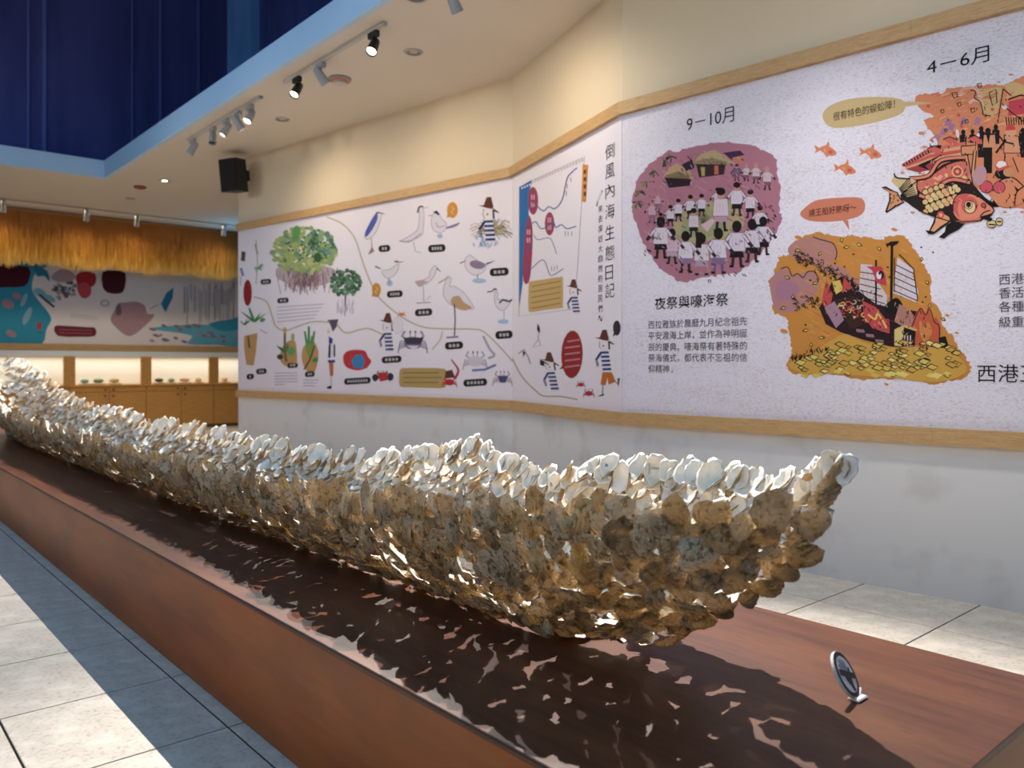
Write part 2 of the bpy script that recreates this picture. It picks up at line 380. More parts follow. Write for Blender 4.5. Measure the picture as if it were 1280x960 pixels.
for k, (M, q, rk) in enumerate(inst):   # nothing dips into the platform top
    A = np.array(M); lo = (np.concatenate([SHELLS[q][0], HERO[q][0]]) @ A[2, :3]+A[2, 3]).min()
    if lo < PZ+.002: inst[k] = (Matrix.Translation((0, 0, PZ+.002-lo)) @ M, q, rk)
inst.sort(key=lambda q: q[2])
for M, k, rk in inst[:290]:
    o = bpy.data.objects.new('shell', SHELL_ME[k]); COL.objects.link(o); o.parent = boat; o.matrix_basis = Binv @ M
vs = []; fl_ = []; tn = []; mi_ = []; off = 0
for M, k, rk in inst[290:]:
    V, F, Mi = SHELLS[k]; A = np.array(Binv @ M); vs.append(V @ A[:3, :3].T+A[:3, 3])
    for f in F: fl_.append(tuple(i+off for i in f))
    mi_ += Mi; off += len(V); tn += [random.random()]*len(V)
vs = np.concatenate(vs)
so = mesh_obj('shell_layer', vs.tolist(), fl_, [m_shell_out, m_shell_in], boat, mi_)
so.data.polygons.foreach_set('use_smooth', [m == 1 for m in mi_]); so['kind'] = 'stuff'
ta = so.data.attributes.new('tone', 'FLOAT', 'POINT'); ta.data.foreach_set('value', tn)
# ------------------------------------------------------------------ track lighting
m_grey = mat('lamp_grey', '9a9a9c', .45, .5); m_black = mat('lamp_black', '1c1c1e', .5, .4); m_track = mat('track_aluminium', 'b8b2a8', .45, .5)
m_lens = mat('lamp_lens_lit', 'fff4dc', .3, .5, emis=('fff0d2', 14)); m_lens_off = mat('lamp_lens_dark', '2a2a2c', .2, .6)
XT = 3.52
def track(y0, y1, label, x=XT, along='y'):
    t = MB()
    if along == 'y': t.box(-.018, .018, 0, y1-y0, -.03, -.001, bev=.003); loc = (x, y0, ZC)
    else: t.box(0, y1-y0, -.018, .018, -.03, -.001, bev=.003); loc = (y0, x, ZC)
    root = empty('light_track', loc); t.build('rail', m_track, root)
    e = MB()
    if along == 'y': e.box(-.02, .02, -.03, .0, -.034, -.001, bev=.004)
    else: e.box(-.03, .0, -.02, .02, -.034, -.001, bev=.004)
    e.build('end_feed', m_grey, root); tag(root, label, 'track')
def spot(loc, target, label, body=None, lit=True, power=0, color=(1, .87, .70), cone=70, blend=.6, rad=.014, grp=None, scale=1.0):
    body = body or m_grey
    root = empty('track_spotlight', loc); tag(root, label, 'spotlight', grp)
    a = MB(); a.box(-.022, .022, -.06, .06, -.085, -.031, bev=.006); a.build('adapter', body, root)
    d = (Vector(target)-Vector(loc)).normalized(); piv = Vector((0, 0, -.15))
    s = MB(); s.tube((0, 0, -.08), piv, .009); s.build('stem', body, root)
    M = Matrix.Translation(piv) @ d.to_track_quat('Z', 'Y').to_matrix().to_4x4() @ Matrix.Scale(scale, 4)
    h = MB(); h.lathe([(.022, -.085), (.034, -.07), (.040, -.02), (.044, .06), (.047, .075), (.047, .082), (.042, .082), (.040, .066)], 20, M, cap=False)
    h.lathe([(.022, -.085), (.001, -.088)], 20, M, cap=False); h.build('lamp_can', body, root, smooth=True)
    l = MB(); l.lathe([(.0395, .062), (.030, .069), (.001, .072)], 20, M, cap=False); l.build('lens', m_lens if lit else m_lens_off, root, smooth=True)
    if power:
        p = Vector(loc)+piv+d*.10*scale
        add_light('spot_beam', 'SPOT', p, p+d, power, color, root, spot_size=math.radians(cone), spot_blend=blend, shadow_soft_size=rad)
    return root
track(8.05, 10.15, 'far ceiling track rail holding the cluster of lamps before the loudspeaker')
track(5.65, 7.45, 'ceiling track rail holding the bright lamp nearest the top edge')
track(3.0, 4.9, 'ceiling track rail above the kinked mural wall, out past the top edge')
track(.4, 2.4, 'nearest ceiling track rail above the prow and the festival mural')
WARM = (1, .84, .64); NEUT = (1, .95, .88)
KEY = 520
spot((XT, 5.80, ZC), (1.35, 4.4, .5), 'brightest lit spotlight near the top edge, facing the camera', m_black, True, KEY*1.05, NEUT, 82)
spot((XT, 7.20, ZC), (1.3, 6.2, .5), 'black lit spotlight at the far end of the nearer visible track', m_black, True, KEY*.8, NEUT, 82)
spot((XT, 6.72, ZC), (4.9, 6.6, 2.4), 'grey lit spotlight beside the round smoke detector', m_grey, True, 52, WARM, 140, 1.0)
spot((XT, 8.30, ZC), (1.35, 7.6, .5), 'nearest grey lit lamp of the cluster on the far track', m_grey, True, KEY*.8, NEUT, 82)
spot((XT, 8.62, ZC), (4.75, 8.4, 2.2), 'grey lit lamp in the middle of the far cluster, turned to the mural', m_grey, True, 52, WARM, 140, 1.0)
spot((XT, 8.95, ZC), (1.3, 9.6, .5), 'lowest grey lit lamp on the left of the far cluster', m_grey, True, KEY*1.0, NEUT, 84)
spot((XT, 9.35, ZC), (3.3, 9.0, 3.0), 'unlit grey spotlight second from the far end of its track', m_grey, False)
spot((XT, 10.0, ZC), (1.9, 11.2, .9), 'grey lit spotlight at the far end of the far track', m_grey, True, KEY*1.1, NEUT, 70)
# further heads on the same run of track, beyond the top edge of the frame
spot((XT, 4.70, ZC), (4.9, 5.0, 2.2), 'grey spotlight over the kinked mural wall, turned to it', m_grey, True, 52, WARM, 140, 1.0)
spot((XT, 4.10, ZC), (4.8, 4.6, 1.6), 'grey spotlight over the kinked mural wall, at the near end of its track', m_grey, True, 20, NEUT, 140, 1.0)
spot((XT, 3.15, ZC), (1.85, 1.5, .5), 'grey spotlight over the prow end, turned to the prow', m_grey, True, KEY*2.4, NEUT, 70)
spot((XT, 2.2, ZC), (4.5, 2.4, .5), 'grey spotlight over the festival mural, turned to it', m_grey, True, 88, NEUT, 85, 1.0)
spot((XT, .8, ZC), (4.5, 1.0, .5), 'nearest grey spotlight over the festival mural', m_grey, True, 88, NEUT, 85, 1.0)
# lamps on the opposite side of the void, washing the mural wall
for y, ty, lb in ((.6, .9, 'spotlight across the void, nearest, turned to the festival mural'), (2.6, 2.9, 'spotlight across the void turned to the near mural corner'), (5.0, 5.4, 'spotlight across the void turned to the map mural'), (7.6, 7.6, 'spotlight across the void turned to the bird mural'), (10.0, 9.6, 'farthest spotlight across the void turned to the bird mural')):
    spot((-3.0, y, ZC), (4.7, ty, 2.75), lb, m_grey, True, 430 if y < 4 else 335, (1, .94, .93), 36, 1.0, .45)
# ------------------------------------------------------------------ printed murals
WHITE_LVL = 1.0
ART = {}
def tint(h, k=.92):
    l = [min(.9, c*k) for c in lin(h)]
    return [c*12.92 if c <= .0031308 else 1.055*c**(1/2.4)-.055 for c in l]
def amat(hexc):
    if hexc in ART: return ART[hexc]
    m = mat('print_'+hexc, tint(hexc), .75, .15); ART[hexc] = m; return m
class Wall:
    """a flat wall: point p0 (x,y), unit run d, unit normal n towards the room"""
    def __init__(s, p0, d, n): s.p0 = Vector((p0.x, p0.y, 0)); s.d = Vector((d.x, d.y, 0)); s.n = Vector((n.x, n.y, 0))
    def hit(s, u, v, off=0.0):
        r = at_depth(u, v, 1.0)-Vector((0, 0, EYE)); o = Vector((0, 0, EYE))
        return o+r*((s.p0+s.n*off-o).dot(s.n)/r.dot(s.n))
    def sz(s, u, v): h = s.hit(u, v); return (h-s.p0).dot(s.d), h.z
    def pt(s, a, z, off): return s.p0+s.d*a+s.n*off+Vector((0, 0, z))
SEC = [Wall(q[0], q[1], q[2]) for q in SECN]
SECB = Wall(Vector((-8, YB)), Vector((1, 0)), Vector((0, -1)))
def Z(x0, y0, s): return lambda pts: [(x0+a/s, y0+b/s) for a, b in pts]
IDN = lambda pts: pts
class Art:
    """flat print on a wall, drawn in coordinates read off the photograph's wall plane"""
    def __init__(s, wall, base=.0045): s.w = wall; s.v = []; s.f = []; s.m = []; s.mats = []; s.boxes = []; s.base = base
    def _mi(s, c):
        if c not in s.mats: s.mats.append(c)
        return s.mats.index(c)
    def layer(s, pts):   # print order as hair-thin layers: one step above whatever it overlaps
        xs = [p[0] for p in pts]; ys = [p[1] for p in pts]; b = (min(xs)-1, min(ys)-1, max(xs)+1, max(ys)+1); k = 0
        for q in s.boxes:
            if q[4] > k and q[0] < b[2] and b[0] < q[2] and q[1] < b[3] and b[1] < q[3]: k = q[4]
        s.boxes.append(b+(k+1,)); return s.base+(k+1)*.00006
    def poly(s, pts, c, t=IDN):
        pts = t(pts); off = s.layer(pts)
        n = len(s.v); s.v += [s.w.hit(u, v, off) for u, v in pts]
        s.f.append(tuple(range(n, n+len(pts)))); s.m.append(s._mi(c)); return s
    def blob(s, pts, c, t=IDN, rough=0.0, sub=3):
        pts = t(pts); n = len(pts); out = []
        for i in range(n):
            p0, p1, p2, p3 = (pts[(i+j-1) % n] for j in range(4))
            for q in range(sub):
                x = q/sub; w0, w1, w2, w3 = (-.5*x**3+x*x-.5*x, 1.5*x**3-2.5*x*x+1, -1.5*x**3+2*x*x+.5*x, .5*x**3-.5*x*x)
                out.append((w0*p0[0]+w1*p1[0]+w2*p2[0]+w3*p3[0]+random.uniform(-rough, rough), w0*p0[1]+w1*p1[1]+w2*p2[1]+w3*p3[1]+random.uniform(-rough, rough)))
        return s.poly(out, c)
    def ell(s, cx, cy, rx, ry, c, t=IDN, rot=0, n=18):
        cr, sr = math.cos(rot), math.sin(rot)
        return s.poly([(cx+rx*math.cos(a)*cr-ry*math.sin(a)*sr, cy+rx*math.cos(a)*sr+ry*math.sin(a)*cr) for a in [2*math.pi*i/n for i in range(n)]], c, t)
    def line(s, pts, w, c, t=IDN, smooth=False, w1=None):
        pts = t(pts)
        if smooth and len(pts) > 2:
            out = []; P = [pts[0]]+list(pts)+[pts[-1]]
            for i in range(len(pts)-1):
                p0, p1, p2, p3 = P[i:i+4]
                for q in range(5):
                    x = q/5; k = (-.5*x**3+x*x-.5*x, 1.5*x**3-2.5*x*x+1, -1.5*x**3+2*x*x+.5*x, .5*x**3-.5*x*x)
                    out.append(tuple(sum(kk*pp[d] for kk, pp in zip(k, (p0, p1, p2, p3))) for d in (0, 1)))
            pts = out+[pts[-1]]
        off = s.layer(pts); n = len(s.v); N = len(pts)
        if c == INK: w = max(w*1.5, 1.15)
        for i, (x, y) in enumerate(pts):
            a = pts[max(i-1, 0)]; b = pts[min(i+1, N-1)]; dx, dy = b[0]-a[0], b[1]-a[1]; l = math.hypot(dx, dy) or 1
            ww = (w if w1 is None else w+(w1-w)*i/max(1, N-1))/2
            s.v.append(s.w.hit(x-dy/l*ww, y+dx/l*ww, off)); s.v.append(s.w.hit(x+dy/l*ww, y-dx/l*ww, off))
        mi = s._mi(c)
        for i in range(N-1): s.f.append((n+2*i, n+2*i+1, n+2*i+3, n+2*i+2)); s.m.append(mi)
        return s
    def oline(s, pts, w, c, t=IDN): return s.line(list(pts)+[pts[0]], w, c, t)
    def build(s, name, parent, label=None):
        o = mesh_obj(name, s.v, s.f, [amat(c) for c in s.mats], parent, s.m)
        if label: o['label'] = label
        return o
def text(wall, string, u0, u1, v0, v1, c, parent, name='lettering', off=.0062, label=None, bold=0.0):
    """string set on the wall: u0..u1 is its run, v0..v1 its top and bottom at the left end"""
    cu = bpy.data.curves.new('text', 'FONT'); cu.body = string; cu.size = 1; cu.resolution_u = 3; cu.offset = bold
    o = bpy.data.objects.new('text', cu); COL.objects.link(o)
    dg = bpy.context.evaluated_depsgraph_get(); me = bpy.data.meshes.new_from_object(o.evaluated_get(dg))
    bpy.data.objects.remove(o)
    co = [v.co.copy() for v in me.vertices]
    if not co: return None
    x0 = min(v.x for v in co); x1 = max(v.x for v in co); y0 = min(v.y for v in co); y1 = max(v.y for v in co)
    s0, zt = wall.sz(u0, v0); _, zb = wall.sz(u0, v1)
    # the run on the wall at that height
    s1 = wall.sz(u1, v0)[0]
    for v, p in zip(me.vertices, co):
        v.co = wall.pt(s0+(p.x-x0)/(x1-x0)*(s1-s0), zb+(p.y-y0)/(y1-y0)*(zt-zb), off)
    me.materials.clear(); me.materials.append(amat(c))
    o = bpy.data.objects.new(name, me); COL.objects.link(o); o.parent = parent
    if label: o['label'] = label
    return o

INK = '1d1716'
def paper(name, hexc, fleck, amount):
    if name in MATS: return MATS[name]
    m = bpy.data.materials.new(name); m.use_nodes = True; N = m.node_tree.nodes; L = m.node_tree.links; b = N['Principled BSDF']
    b.inputs['Roughness'].default_value = .7; b.inputs['Specular IOR Level'].default_value = .2
    tc = N.new('ShaderNodeTexCoord'); src = None
    mp = N.new('ShaderNodeMapping'); mp.inputs['Scale'].default_value = (1, 1, 3.2); L.new(tc.outputs['Object'], mp.inputs[0])
    big = N.new('ShaderNodeTexNoise'); big.inputs['Scale'].default_value = 3.0; big.inputs['Detail'].default_value = 3; L.new(mp.outputs[0], big.inputs['Vector'])
    fine = N.new('ShaderNodeTexNoise'); fine.inputs['Scale'].default_value = 52; fine.inputs['Detail'].default_value = 6; fine.inputs['Roughness'].default_value = .75; fine.inputs['Distortion'].default_value = .6; L.new(mp.outputs[0], fine.inputs['Vector'])
    ad = N.new('ShaderNodeMath'); ad.operation = 'MULTIPLY_ADD'; L.new(big.outputs[0], ad.inputs[0]); ad.inputs[1].default_value = .12; L.new(fine.outputs[0], ad.inputs[2])
    r = N.new('ShaderNodeMapRange'); r.inputs[1].default_value = .575; r.inputs[2].default_value = .66; r.inputs[4].default_value = amount; L.new(ad.outputs[0], r.inputs[0])
    x = N.new('ShaderNodeMix'); x.data_type = 'RGBA'; L.new(r.outputs[0], x.inputs[0]); x.inputs[6].default_value = lin(hexc)+(1,); x.inputs[7].default_value = lin(fleck)+(1,)
    L.new(x.outputs[2], b.inputs['Base Color']); MATS[name] = m; return m
def panel(wall, s0, s1, z0, z1, m, label, t=.004):
    root = empty('mural_panel', wall.pt(s0, z0, 0)); inv = root.matrix_world.inverted()
    vs = [inv @ wall.pt(a, z, o) for o in (0.0005, t) for a, z in ((s0, z0), (s1, z0), (s1, z1), (s0, z1))]
    mesh_obj('printed_sheet', vs, [(0, 1, 2, 3), (7, 6, 5, 4), (0, 4, 5, 1), (1, 5, 6, 2), (2, 6, 7, 3), (3, 7, 4, 0)], m, root)
    tag(root, label, 'mural'); return root
m_paper_a = paper('mural_paper', 'd9d2d8', 'cfc6cc', .4)
m_paper_b = paper('mural_paper_flecked', 'd8d3dc', 'b59c9f', .68)
mur1 = panel(SEC[0], .002, SECN[0][3]-.001, ZM0, ZM1, m_paper_a, 'white mural sheet of birds, crabs and shore plants on the far wall')
mur2 = panel(SEC[1], .003, SECN[1][3]-.003, ZM0, ZM1, m_paper_a, 'white mural sheet with a river map, on the narrow angled wall')
mur3 = panel(SEC[2], .002, SECN[2][3], ZM0, ZM1, m_paper_b, 'flecked lilac-white mural sheet of festivals on the near wall')
class _P:  # art is built in world space, then parented keeping its place
    pass
def put(art, name, root, label=None):
    o = art.build(name, None, label); o.parent = root; o.matrix_parent_inverse = root.matrix_world.inverted(); return o
def txt(wall, root, *a, **k):
    o = text(wall, *a, parent=None, **k)
    if o: o.parent = root; o.matrix_parent_inverse = root.matrix_world.inverted()
    return o

# ============ near wall: festivals
S = SEC[2]
# --- round purple ritual picture
c1, c2, c3 = Z(780, 170, 9.6), Z(870, 170, 8.727), Z(790, 255, 6.737)
a = Art(S)
a.blob([(791, 246), (797, 225), (812, 205), (833, 190), (846, 189), (872, 182), (905, 178), (938, 180), (952, 188), (968, 196), (972, 215), (975, 240), (974, 262), (977, 273), (970, 290), (955, 312), (940, 328), (924, 340), (900, 344), (876, 348), (852, 353), (838, 345), (822, 333), (812, 318), (803, 300), (795, 280), (790, 262)], 'a8707f', rough=1.5, sub=6)
a.blob([(845, 300), (842, 278), (850, 262), (875, 255), (905, 250), (925, 258), (930, 280), (915, 298), (890, 300), (865, 305)], 'a99a72')
a.blob([(852, 290), (860, 268), (885, 262), (905, 270), (900, 290), (875, 298)], '93946a')
for q in range(160):   # dry-brush strokes in the ground colour
    an = random.uniform(0, 6.3); rr = random.random()**.5; x, y = 883+86*rr*math.cos(an), 265+76*rr*math.sin(an); l = random.uniform(4, 12)
    a.line([(x, y), (x+l, y+l*.55)], random.uniform(.8, 2), random.choice(['9c6274', 'b47e8a', '93607c', 'b88a8c', 'a3687a']))
for x, y in ((800, 240), (808, 226), (818, 213), (830, 200), (839, 195), (797, 252)):   # palms
    for q in range(9):
        an = random.uniform(0, 6.3); a.line([(x, y), (x+7*math.cos(an), y+6*math.sin(an)+3)], 1.6, random.choice(['6d6a4a', '59533f', '8a8560', '3a2f33']))
for q in range(60):   # brush flecks
    x, y = random.uniform(800, 965), random.uniform(190, 335)
    if ((x-883)/88)**2+((y-265)/78)**2 < .95: a.line([(x, y), (x+random.uniform(2, 6), y+random.uniform(1, 5))], random.uniform(.6, 1.5), random.choice(['7c5a86', '8a5a6c', 'c58d92', '6d4a6a', 'c9a0a0']))
# huts
a.poly([(828, 222), (838, 208), (846, 204), (862, 214), (868, 222), (860, 226)], 'b3946e').poly([(831, 222), (864, 224), (862, 232), (836, 235)], '2c1d24')
a.poly([(866, 205), (875, 193), (893, 187), (907, 196), (916, 204), (905, 206)], 'b09a72').poly([(870, 205), (907, 206), (905, 218), (874, 222)], '3a262b').poly([(876, 209), (881, 209), (881, 220), (877, 220)], 'a9985f').poly([(893, 207), (898, 207), (898, 218), (893, 218)], 'b4664a')
a.poly([(904, 191), (925, 188), (931, 194), (915, 200)], '3d2a48').poly([(915, 197), (930, 194), (930, 203), (917, 203)], 'b8705c')
a.poly([(852, 206), (865, 199), (868, 210), (858, 214)], '2f2230')
for q in range(26): x = 832+q*1.2; a.line([(x, 214+abs(q-13)*.4), (x-1.5, 224)], .5, '2a1a1e')
for q in range(30): x = 868+q*1.4; a.line([(x, 197+abs(q-14)*.35), (x-1.5, 207)], .5, '2a1a1e')
def person(a, x, y, h, back=True, shirt='cdbfcb', skirt='1e151b', legs='3a2428', lean=0, hair=INK, arms=1):
    w = h*.17
    a.poly([(x-w*.7, y-h*.38), (x+w*.7, y-h*.38), (x+w*.95, y-h*.19), (x-w*.95, y-h*.19)], skirt)
    for sx in (-1, 1): a.line([(x+sx*w*.45, y-h*.2), (x+sx*w*.55+lean, y-h*.01)], h*.065, legs); a.line([(x+sx*w*.4+lean, y), (x+sx*w*.95+lean, y-.3)], h*.035, INK)
    a.poly([(x-w*.9-.4, y-h*.72-.3), (x+w*.9+.4, y-h*.72-.3), (x+w*1.05+.4, y-h*.33+.3), (x-w*1.05-.4, y-h*.33+.3)], INK)
    a.poly([(x-w*.9, y-h*.72), (x+w*.9, y-h*.72), (x+w*1.05, y-h*.33), (x-w*1.05, y-h*.33)], shirt)
    if arms:
        for sx in (-1, 1):
            a.line([(x+sx*w*.8, y-h*.69), (x+sx*w*1.6, y-h*.5), (x+sx*w*2.0, y-h*.42)], h*.08, '33262b'); a.line([(x+sx*w*.8, y-h*.68), (x+sx*w*1.5, y-h*.52)], h*.055, shirt)
    if not back: a.ell(x, y-h*.80, h*.085, h*.10, 'c08a78')
    a.ell(x, y-h*(.86 if back else .885), h*.105, h*(.13 if back else .09), hair)
    for q in range(3): a.line([(x-w*.5+q*w*.4, y-h*.62), (x-w*.6+q*w*.45, y-h*.42)], .35, '9a8496')
for x, y, h in ((826, 290, 26), (838, 282, 28), (848, 276, 30), (863, 273, 32), (877, 270, 30), (897, 262, 30), (921, 269, 45), (938, 272, 38)): person(a, x, y, h*.95, False)
for x, y, h in ((815, 278, 28), (822, 262, 22)): person(a, x, y, h, False, 'c098a2', '8a6076', '7c5a6c', hair='b07a80')
for x, y, h in ((921, 226, 22), (933, 226, 22), (945, 229, 26), (959, 237, 30)): person(a, x, y, h, False, 'c7b0b6' if x != 921 else '6b5472', '7a5266', hair='4a2f3a' if x == 921 else 'b08482')
person(a, 901, 288, 55, False, 'cbb9c2', 'b08a9a', '2b2030', arms=0)
person(a, 867, 296, 37, False, 'c9b8c0', '2a1d22', '2a1d22', arms=0)
for q in range(10): a.line([(879, 283), (877+q*1.4-3, 266+abs(q-5)*1.2)], .6, '54543c')
a.poly([(876, 281), (890, 273), (894, 276), (884, 290)], 'c9a9ae')
person(a, 950, 292, 36, False)
person(a, 954, 318, 48, True); person(a, 940, 327, 54, True); person(a, 921, 333, 58, True); person(a, 898, 341, 57, True, 'd2c6d2', '7d6488', '6a5578'); person(a, 877, 343, 52, True, 'd0c2ca', 'a890a0', 'a0707a'); person(a, 857, 340, 52, True, 'd2c6d2', '8a6a90'); person(a, 840, 329, 44, True, 'c8a8b2', 'b09aa6'); person(a, 826, 322, 52, True, 'd0c2cc')
a.line([(874, 290), (873, 310)], 5, INK); a.oline([(885, 350), (889, 350), (888, 353), (886, 353)], .6, INK)
for q in range(36):
    x, y = random.choice([(random.uniform(955, 972), random.uniform(245, 300)), (random.uniform(835, 940), random.uniform(335, 345)), (random.uniform(805, 825), random.uniform(290, 325))])
    a.line([(x, y), (x+2.5, y+3)], .55, INK)
for q in range(150):   # pen hatching along the rim and round the feet
    an = random.uniform(0, 6.3); rr = random.uniform(.62, .96); x, y = 883+90*rr*math.cos(an), 265+80*rr*math.sin(an)
    a.line([(x, y), (x+random.uniform(1.5, 4), y+random.uniform(1, 4))], .6, random.choice([INK, '5a3a52', '7c4f66', 'c9a8ac']))
put(a, 'ritual_drawing', mur3, 'purple round picture of people dancing in a ring by huts')
# --- speech bubbles and small fish
a = Art(S); a.blob([(1028, 145), (1036, 133), (1060, 124), (1095, 121), (1122, 123), (1131, 129), (1129, 140), (1115, 147), (1085, 155), (1050, 160), (1035, 157)], 'c5ab7c'); a.poly([(1126, 127), (1148, 127), (1166, 129), (1148, 131), (1128, 134)], 'c5ab7c'); put(a, 'speech_bubble', mur3, 'tan speech bubble')
a = Art(S); a.blob([(1000, 268), (1008, 258), (1022, 250), (1050, 247), (1074, 247), (1081, 254), (1079, 266), (1066, 273), (1040, 277), (1012, 276)], 'c8795f'); a.poly([(1053, 275), (1060, 275), (1062, 288)], 'c8795f'); put(a, 'speech_bubble', mur3, 'terracotta speech bubble')
for cx, cy in ((1033, 187), (1089, 190), (1057, 210)):
    a = Art(S); a.blob([(cx-9, cy-1), (cx-2, cy-5), (cx+7, cy-2), (cx+13, cy+5), (cx+6, cy+8), (cx-2, cy+5)], 'd07f5c'); a.poly([(cx-6, cy), (cx-15, cy-6), (cx-13, cy+1), (cx-15, cy+5)], 'd07f5c'); a.poly([(cx-1, cy-5), (cx+3, cy-11), (cx+4, cy-4)], 'd07f5c'); a.poly([(cx-3, cy+5), (cx+1, cy+10), (cx+4, cy+6)], 'd07f5c'); a.ell(cx+5, cy+3, 3, 2.4, 'c25a55'); a.line([(cx-3, cy-1), (cx-1, cy+3)], 1, 'dcb888'); put(a, 'small_fish_drawing', mur3)
# --- procession and big fish
c4, c5 = Z(1100, 90, 7.111), Z(1100, 180, 7.111)
a = Art(S)
a.blob([(315, 240), (350, 200), (450, 190), (555, 190), (590, 150), (680, 135), (850, 125), (1000, 108), (1100, 118), (1200, 70), (1290, 35), (1500, 20), (1800, 60), (1900, 400), (1880, 900), (1500, 1180), (1180, 1215), (1040, 1190), (980, 1100), (820, 1000), (640, 720), (440, 620), (480, 560), (420, 500), (400, 420), (480, 395), (360, 330)], 'd0835f', c4, rough=1.3, sub=5)
a.blob([(860, 170), (950, 150), (1080, 140), (1060, 260), (1030, 380), (940, 380), (905, 300)], 'c9a672', c4)
a.blob([(1110, 120), (1190, 90), (1300, 130), (1320, 200), (1180, 210)], 'cba875', c4)
for q in range(120):
    x, y = random.uniform(430, 1250), random.uniform(170, 560); l = random.uniform(25, 70)
    if x > 480 or y < 300: a.line([(x, y), (x+l, y-l*.35)], random.uniform(.8, 1.8), random.choice(['c2745a', 'd99a70', 'b9705c', 'dba878']), c4)
for (x, y) in ((600, 440), (630, 480), (560, 520), (500, 580), (860, 430), (740, 430)):
    for q in range(4): a.line([(x+q*12, y-30+q*5), (x+q*12-25, y+40)], 1.6, '9d7391', c4)
for x, y in ((420, 300), (690, 380), (715, 480), (650, 540), (990, 330)): a.poly([(x, y-15), (x+25, y-5), (x+20, y+20), (x-8, y+10)], 'c4564f', c4)
for q in range(16): an = q*.2; a.line([(800+70*math.cos(an), 220-70*math.sin(an)), (800+110*math.cos(an), 220-105*math.sin(an))], .8, 'e0cfc4', c4); a.line([(850+60*math.cos(an*.8), 330-70*math.sin(an*.8)), (850+85*math.cos(an*.8), 330-95*math.sin(an*.8))], .8, 'e0cfc4', c4)
a.line([(805, 160), (850, 175), (840, 230), (890, 265), (910, 330), (920, 380), (985, 390)], .9, INK, c4, True)
for x, y, r in ((665, 205, 28), (705, 290, 20), (825, 340, 22), (770, 440, 18), (885, 120, 22), (555, 350, 18), (585, 520, 14)): a.oline([(x-r, y-r*.6), (x+r*.6, y-r), (x+r*.8, y+r*.5), (x-r*.3, y+r)], .8, INK, c4)
a.oline([(970, 185), (1030, 155), (1040, 270), (1000, 300)], .9, INK, c4).line([(1095, 150), (1045, 450)], .9, INK, c4).line([(1095, 150), (1165, 210)], .9, INK, c4)
a.poly([(1145, 260), (1300, 230), (1500, 240), (1500, 420), (1290, 370), (1140, 390)], 'bd4450', c4)
a.line([(1140, 245), (1250, 205), (1400, 240)], 1.2, INK, c4).line([(1120, 320), (1300, 460)], .9, INK, c4); a.ell(1107, 312, 22, 20, 'd8d0cc', c4)
for q in range(9): x = 1120+q*22; a.line([(x, 400), (x+6, 470)], 1.0, INK, c4)
def sil(x, y0, y1, w): a.poly([(x-w, y0+50), (x-w*.5, y0+40), (x+w*.5, y0+40), (x+w, y0+50), (x+w*.9, y1), (x-w*.9, y1)], INK, c4); a.ell(x, y0+20, w*.62, 24, INK, c4)
for x, y0, y1, w in ((740, 515, 650, 32), (822, 512, 630, 28), (900, 485, 760, 34), (1030, 470, 640, 34), (960, 500, 900, 40), (1270, 500, 760, 34)): sil(x, y0, y1, w)
a.poly([(925, 560), (1020, 560), (1030, 670), (915, 670)], 'cf8f6a', c4).poly([(935, 530), (985, 530), (965, 640)], INK, c4)
a.poly([(1105, 560), (1230, 570), (1250, 720), (1100, 720)], 'd29270', c4).oline([(1105, 560), (1230, 570), (1250, 720), (1100, 720)], .9, INK, c4); a.ell(1160, 530, 48, 50, 'd39a78', c4); a.poly([(1115, 520), (1125, 475), (1180, 460), (1205, 500), (1200, 515)], 'c3474b', c4); a.line([(1190, 640), (1100, 620), (1060, 570)], 1.4, INK, c4); a.line([(1120, 600), (1030, 720)], 1.8, INK, c4)
a.poly([(1110, 725), (1245, 725), (1285, 900), (1230, 890), (1180, 760), (1160, 900), (1105, 880)], 'd0835f', c4); a.line([(1110, 725), (1105, 880)], .9, INK, c4).line([(1180, 760), (1230, 890)], .9, INK, c4)
# stacked boats behind the fish
for y in range(5):
    yy = 40+y*45; a.poly([(200+y*6, 175+y*14-y*2), (420-y*-10, 40+y*28), (760, -20+y*30), (760, 40+y*30), (300+y*10, 230+y*6)], ['c9685a', 'd49a70', 'c05552', 'd49a70', '9a3f44'][y], c5)
for q in range(26):
    t_ = q/25; a.poly([(190+t_*300, 180-t_*170), (250+t_*300, 170-t_*160), (240+t_*300, 195-t_*165), (200+t_*300, 205-t_*160)], INK if q % 2 else 'c9685a', c5)
a.poly([(330, 190), (560, 90), (400, 195), (450, 240)], INK, c5)
for x in (480, 690, 870): pass
a.ell(492, 620, 18, 34, 'd9d2d4', c4, -.3); a.ell(688, 545, 14, 38, 'd9d2d4', c4, -.15); a.ell(872, 575, 13, 36, 'd9d2d4', c4, .1)
for X, Y in ((420, 680), (560, 600), (780, 590)): a.poly([(X, Y), (X+60, Y-25), (X+120, Y+0), (X+130, Y+50), (X+70, Y+45)], 'c9605a', c4); a.line([(X, Y), (X+60, Y-25), (X+120, Y)], .9, INK, c4)
a.poly([(720, 660), (850, 650), (840, 730), (725, 735)], 'd08a66', c4).oline([(720, 660), (850, 650), (840, 730), (725, 735)], 1, INK, c4)
for x0, y0, x1, y1 in ((765, 100, 815, 380), (845, 60, 822, 290)): a.line([(x0, y0), (x1, y1)], 3.4, INK, c5).line([(x0, y0), (x1, y1)], 2.2, 'd09a70', c5)
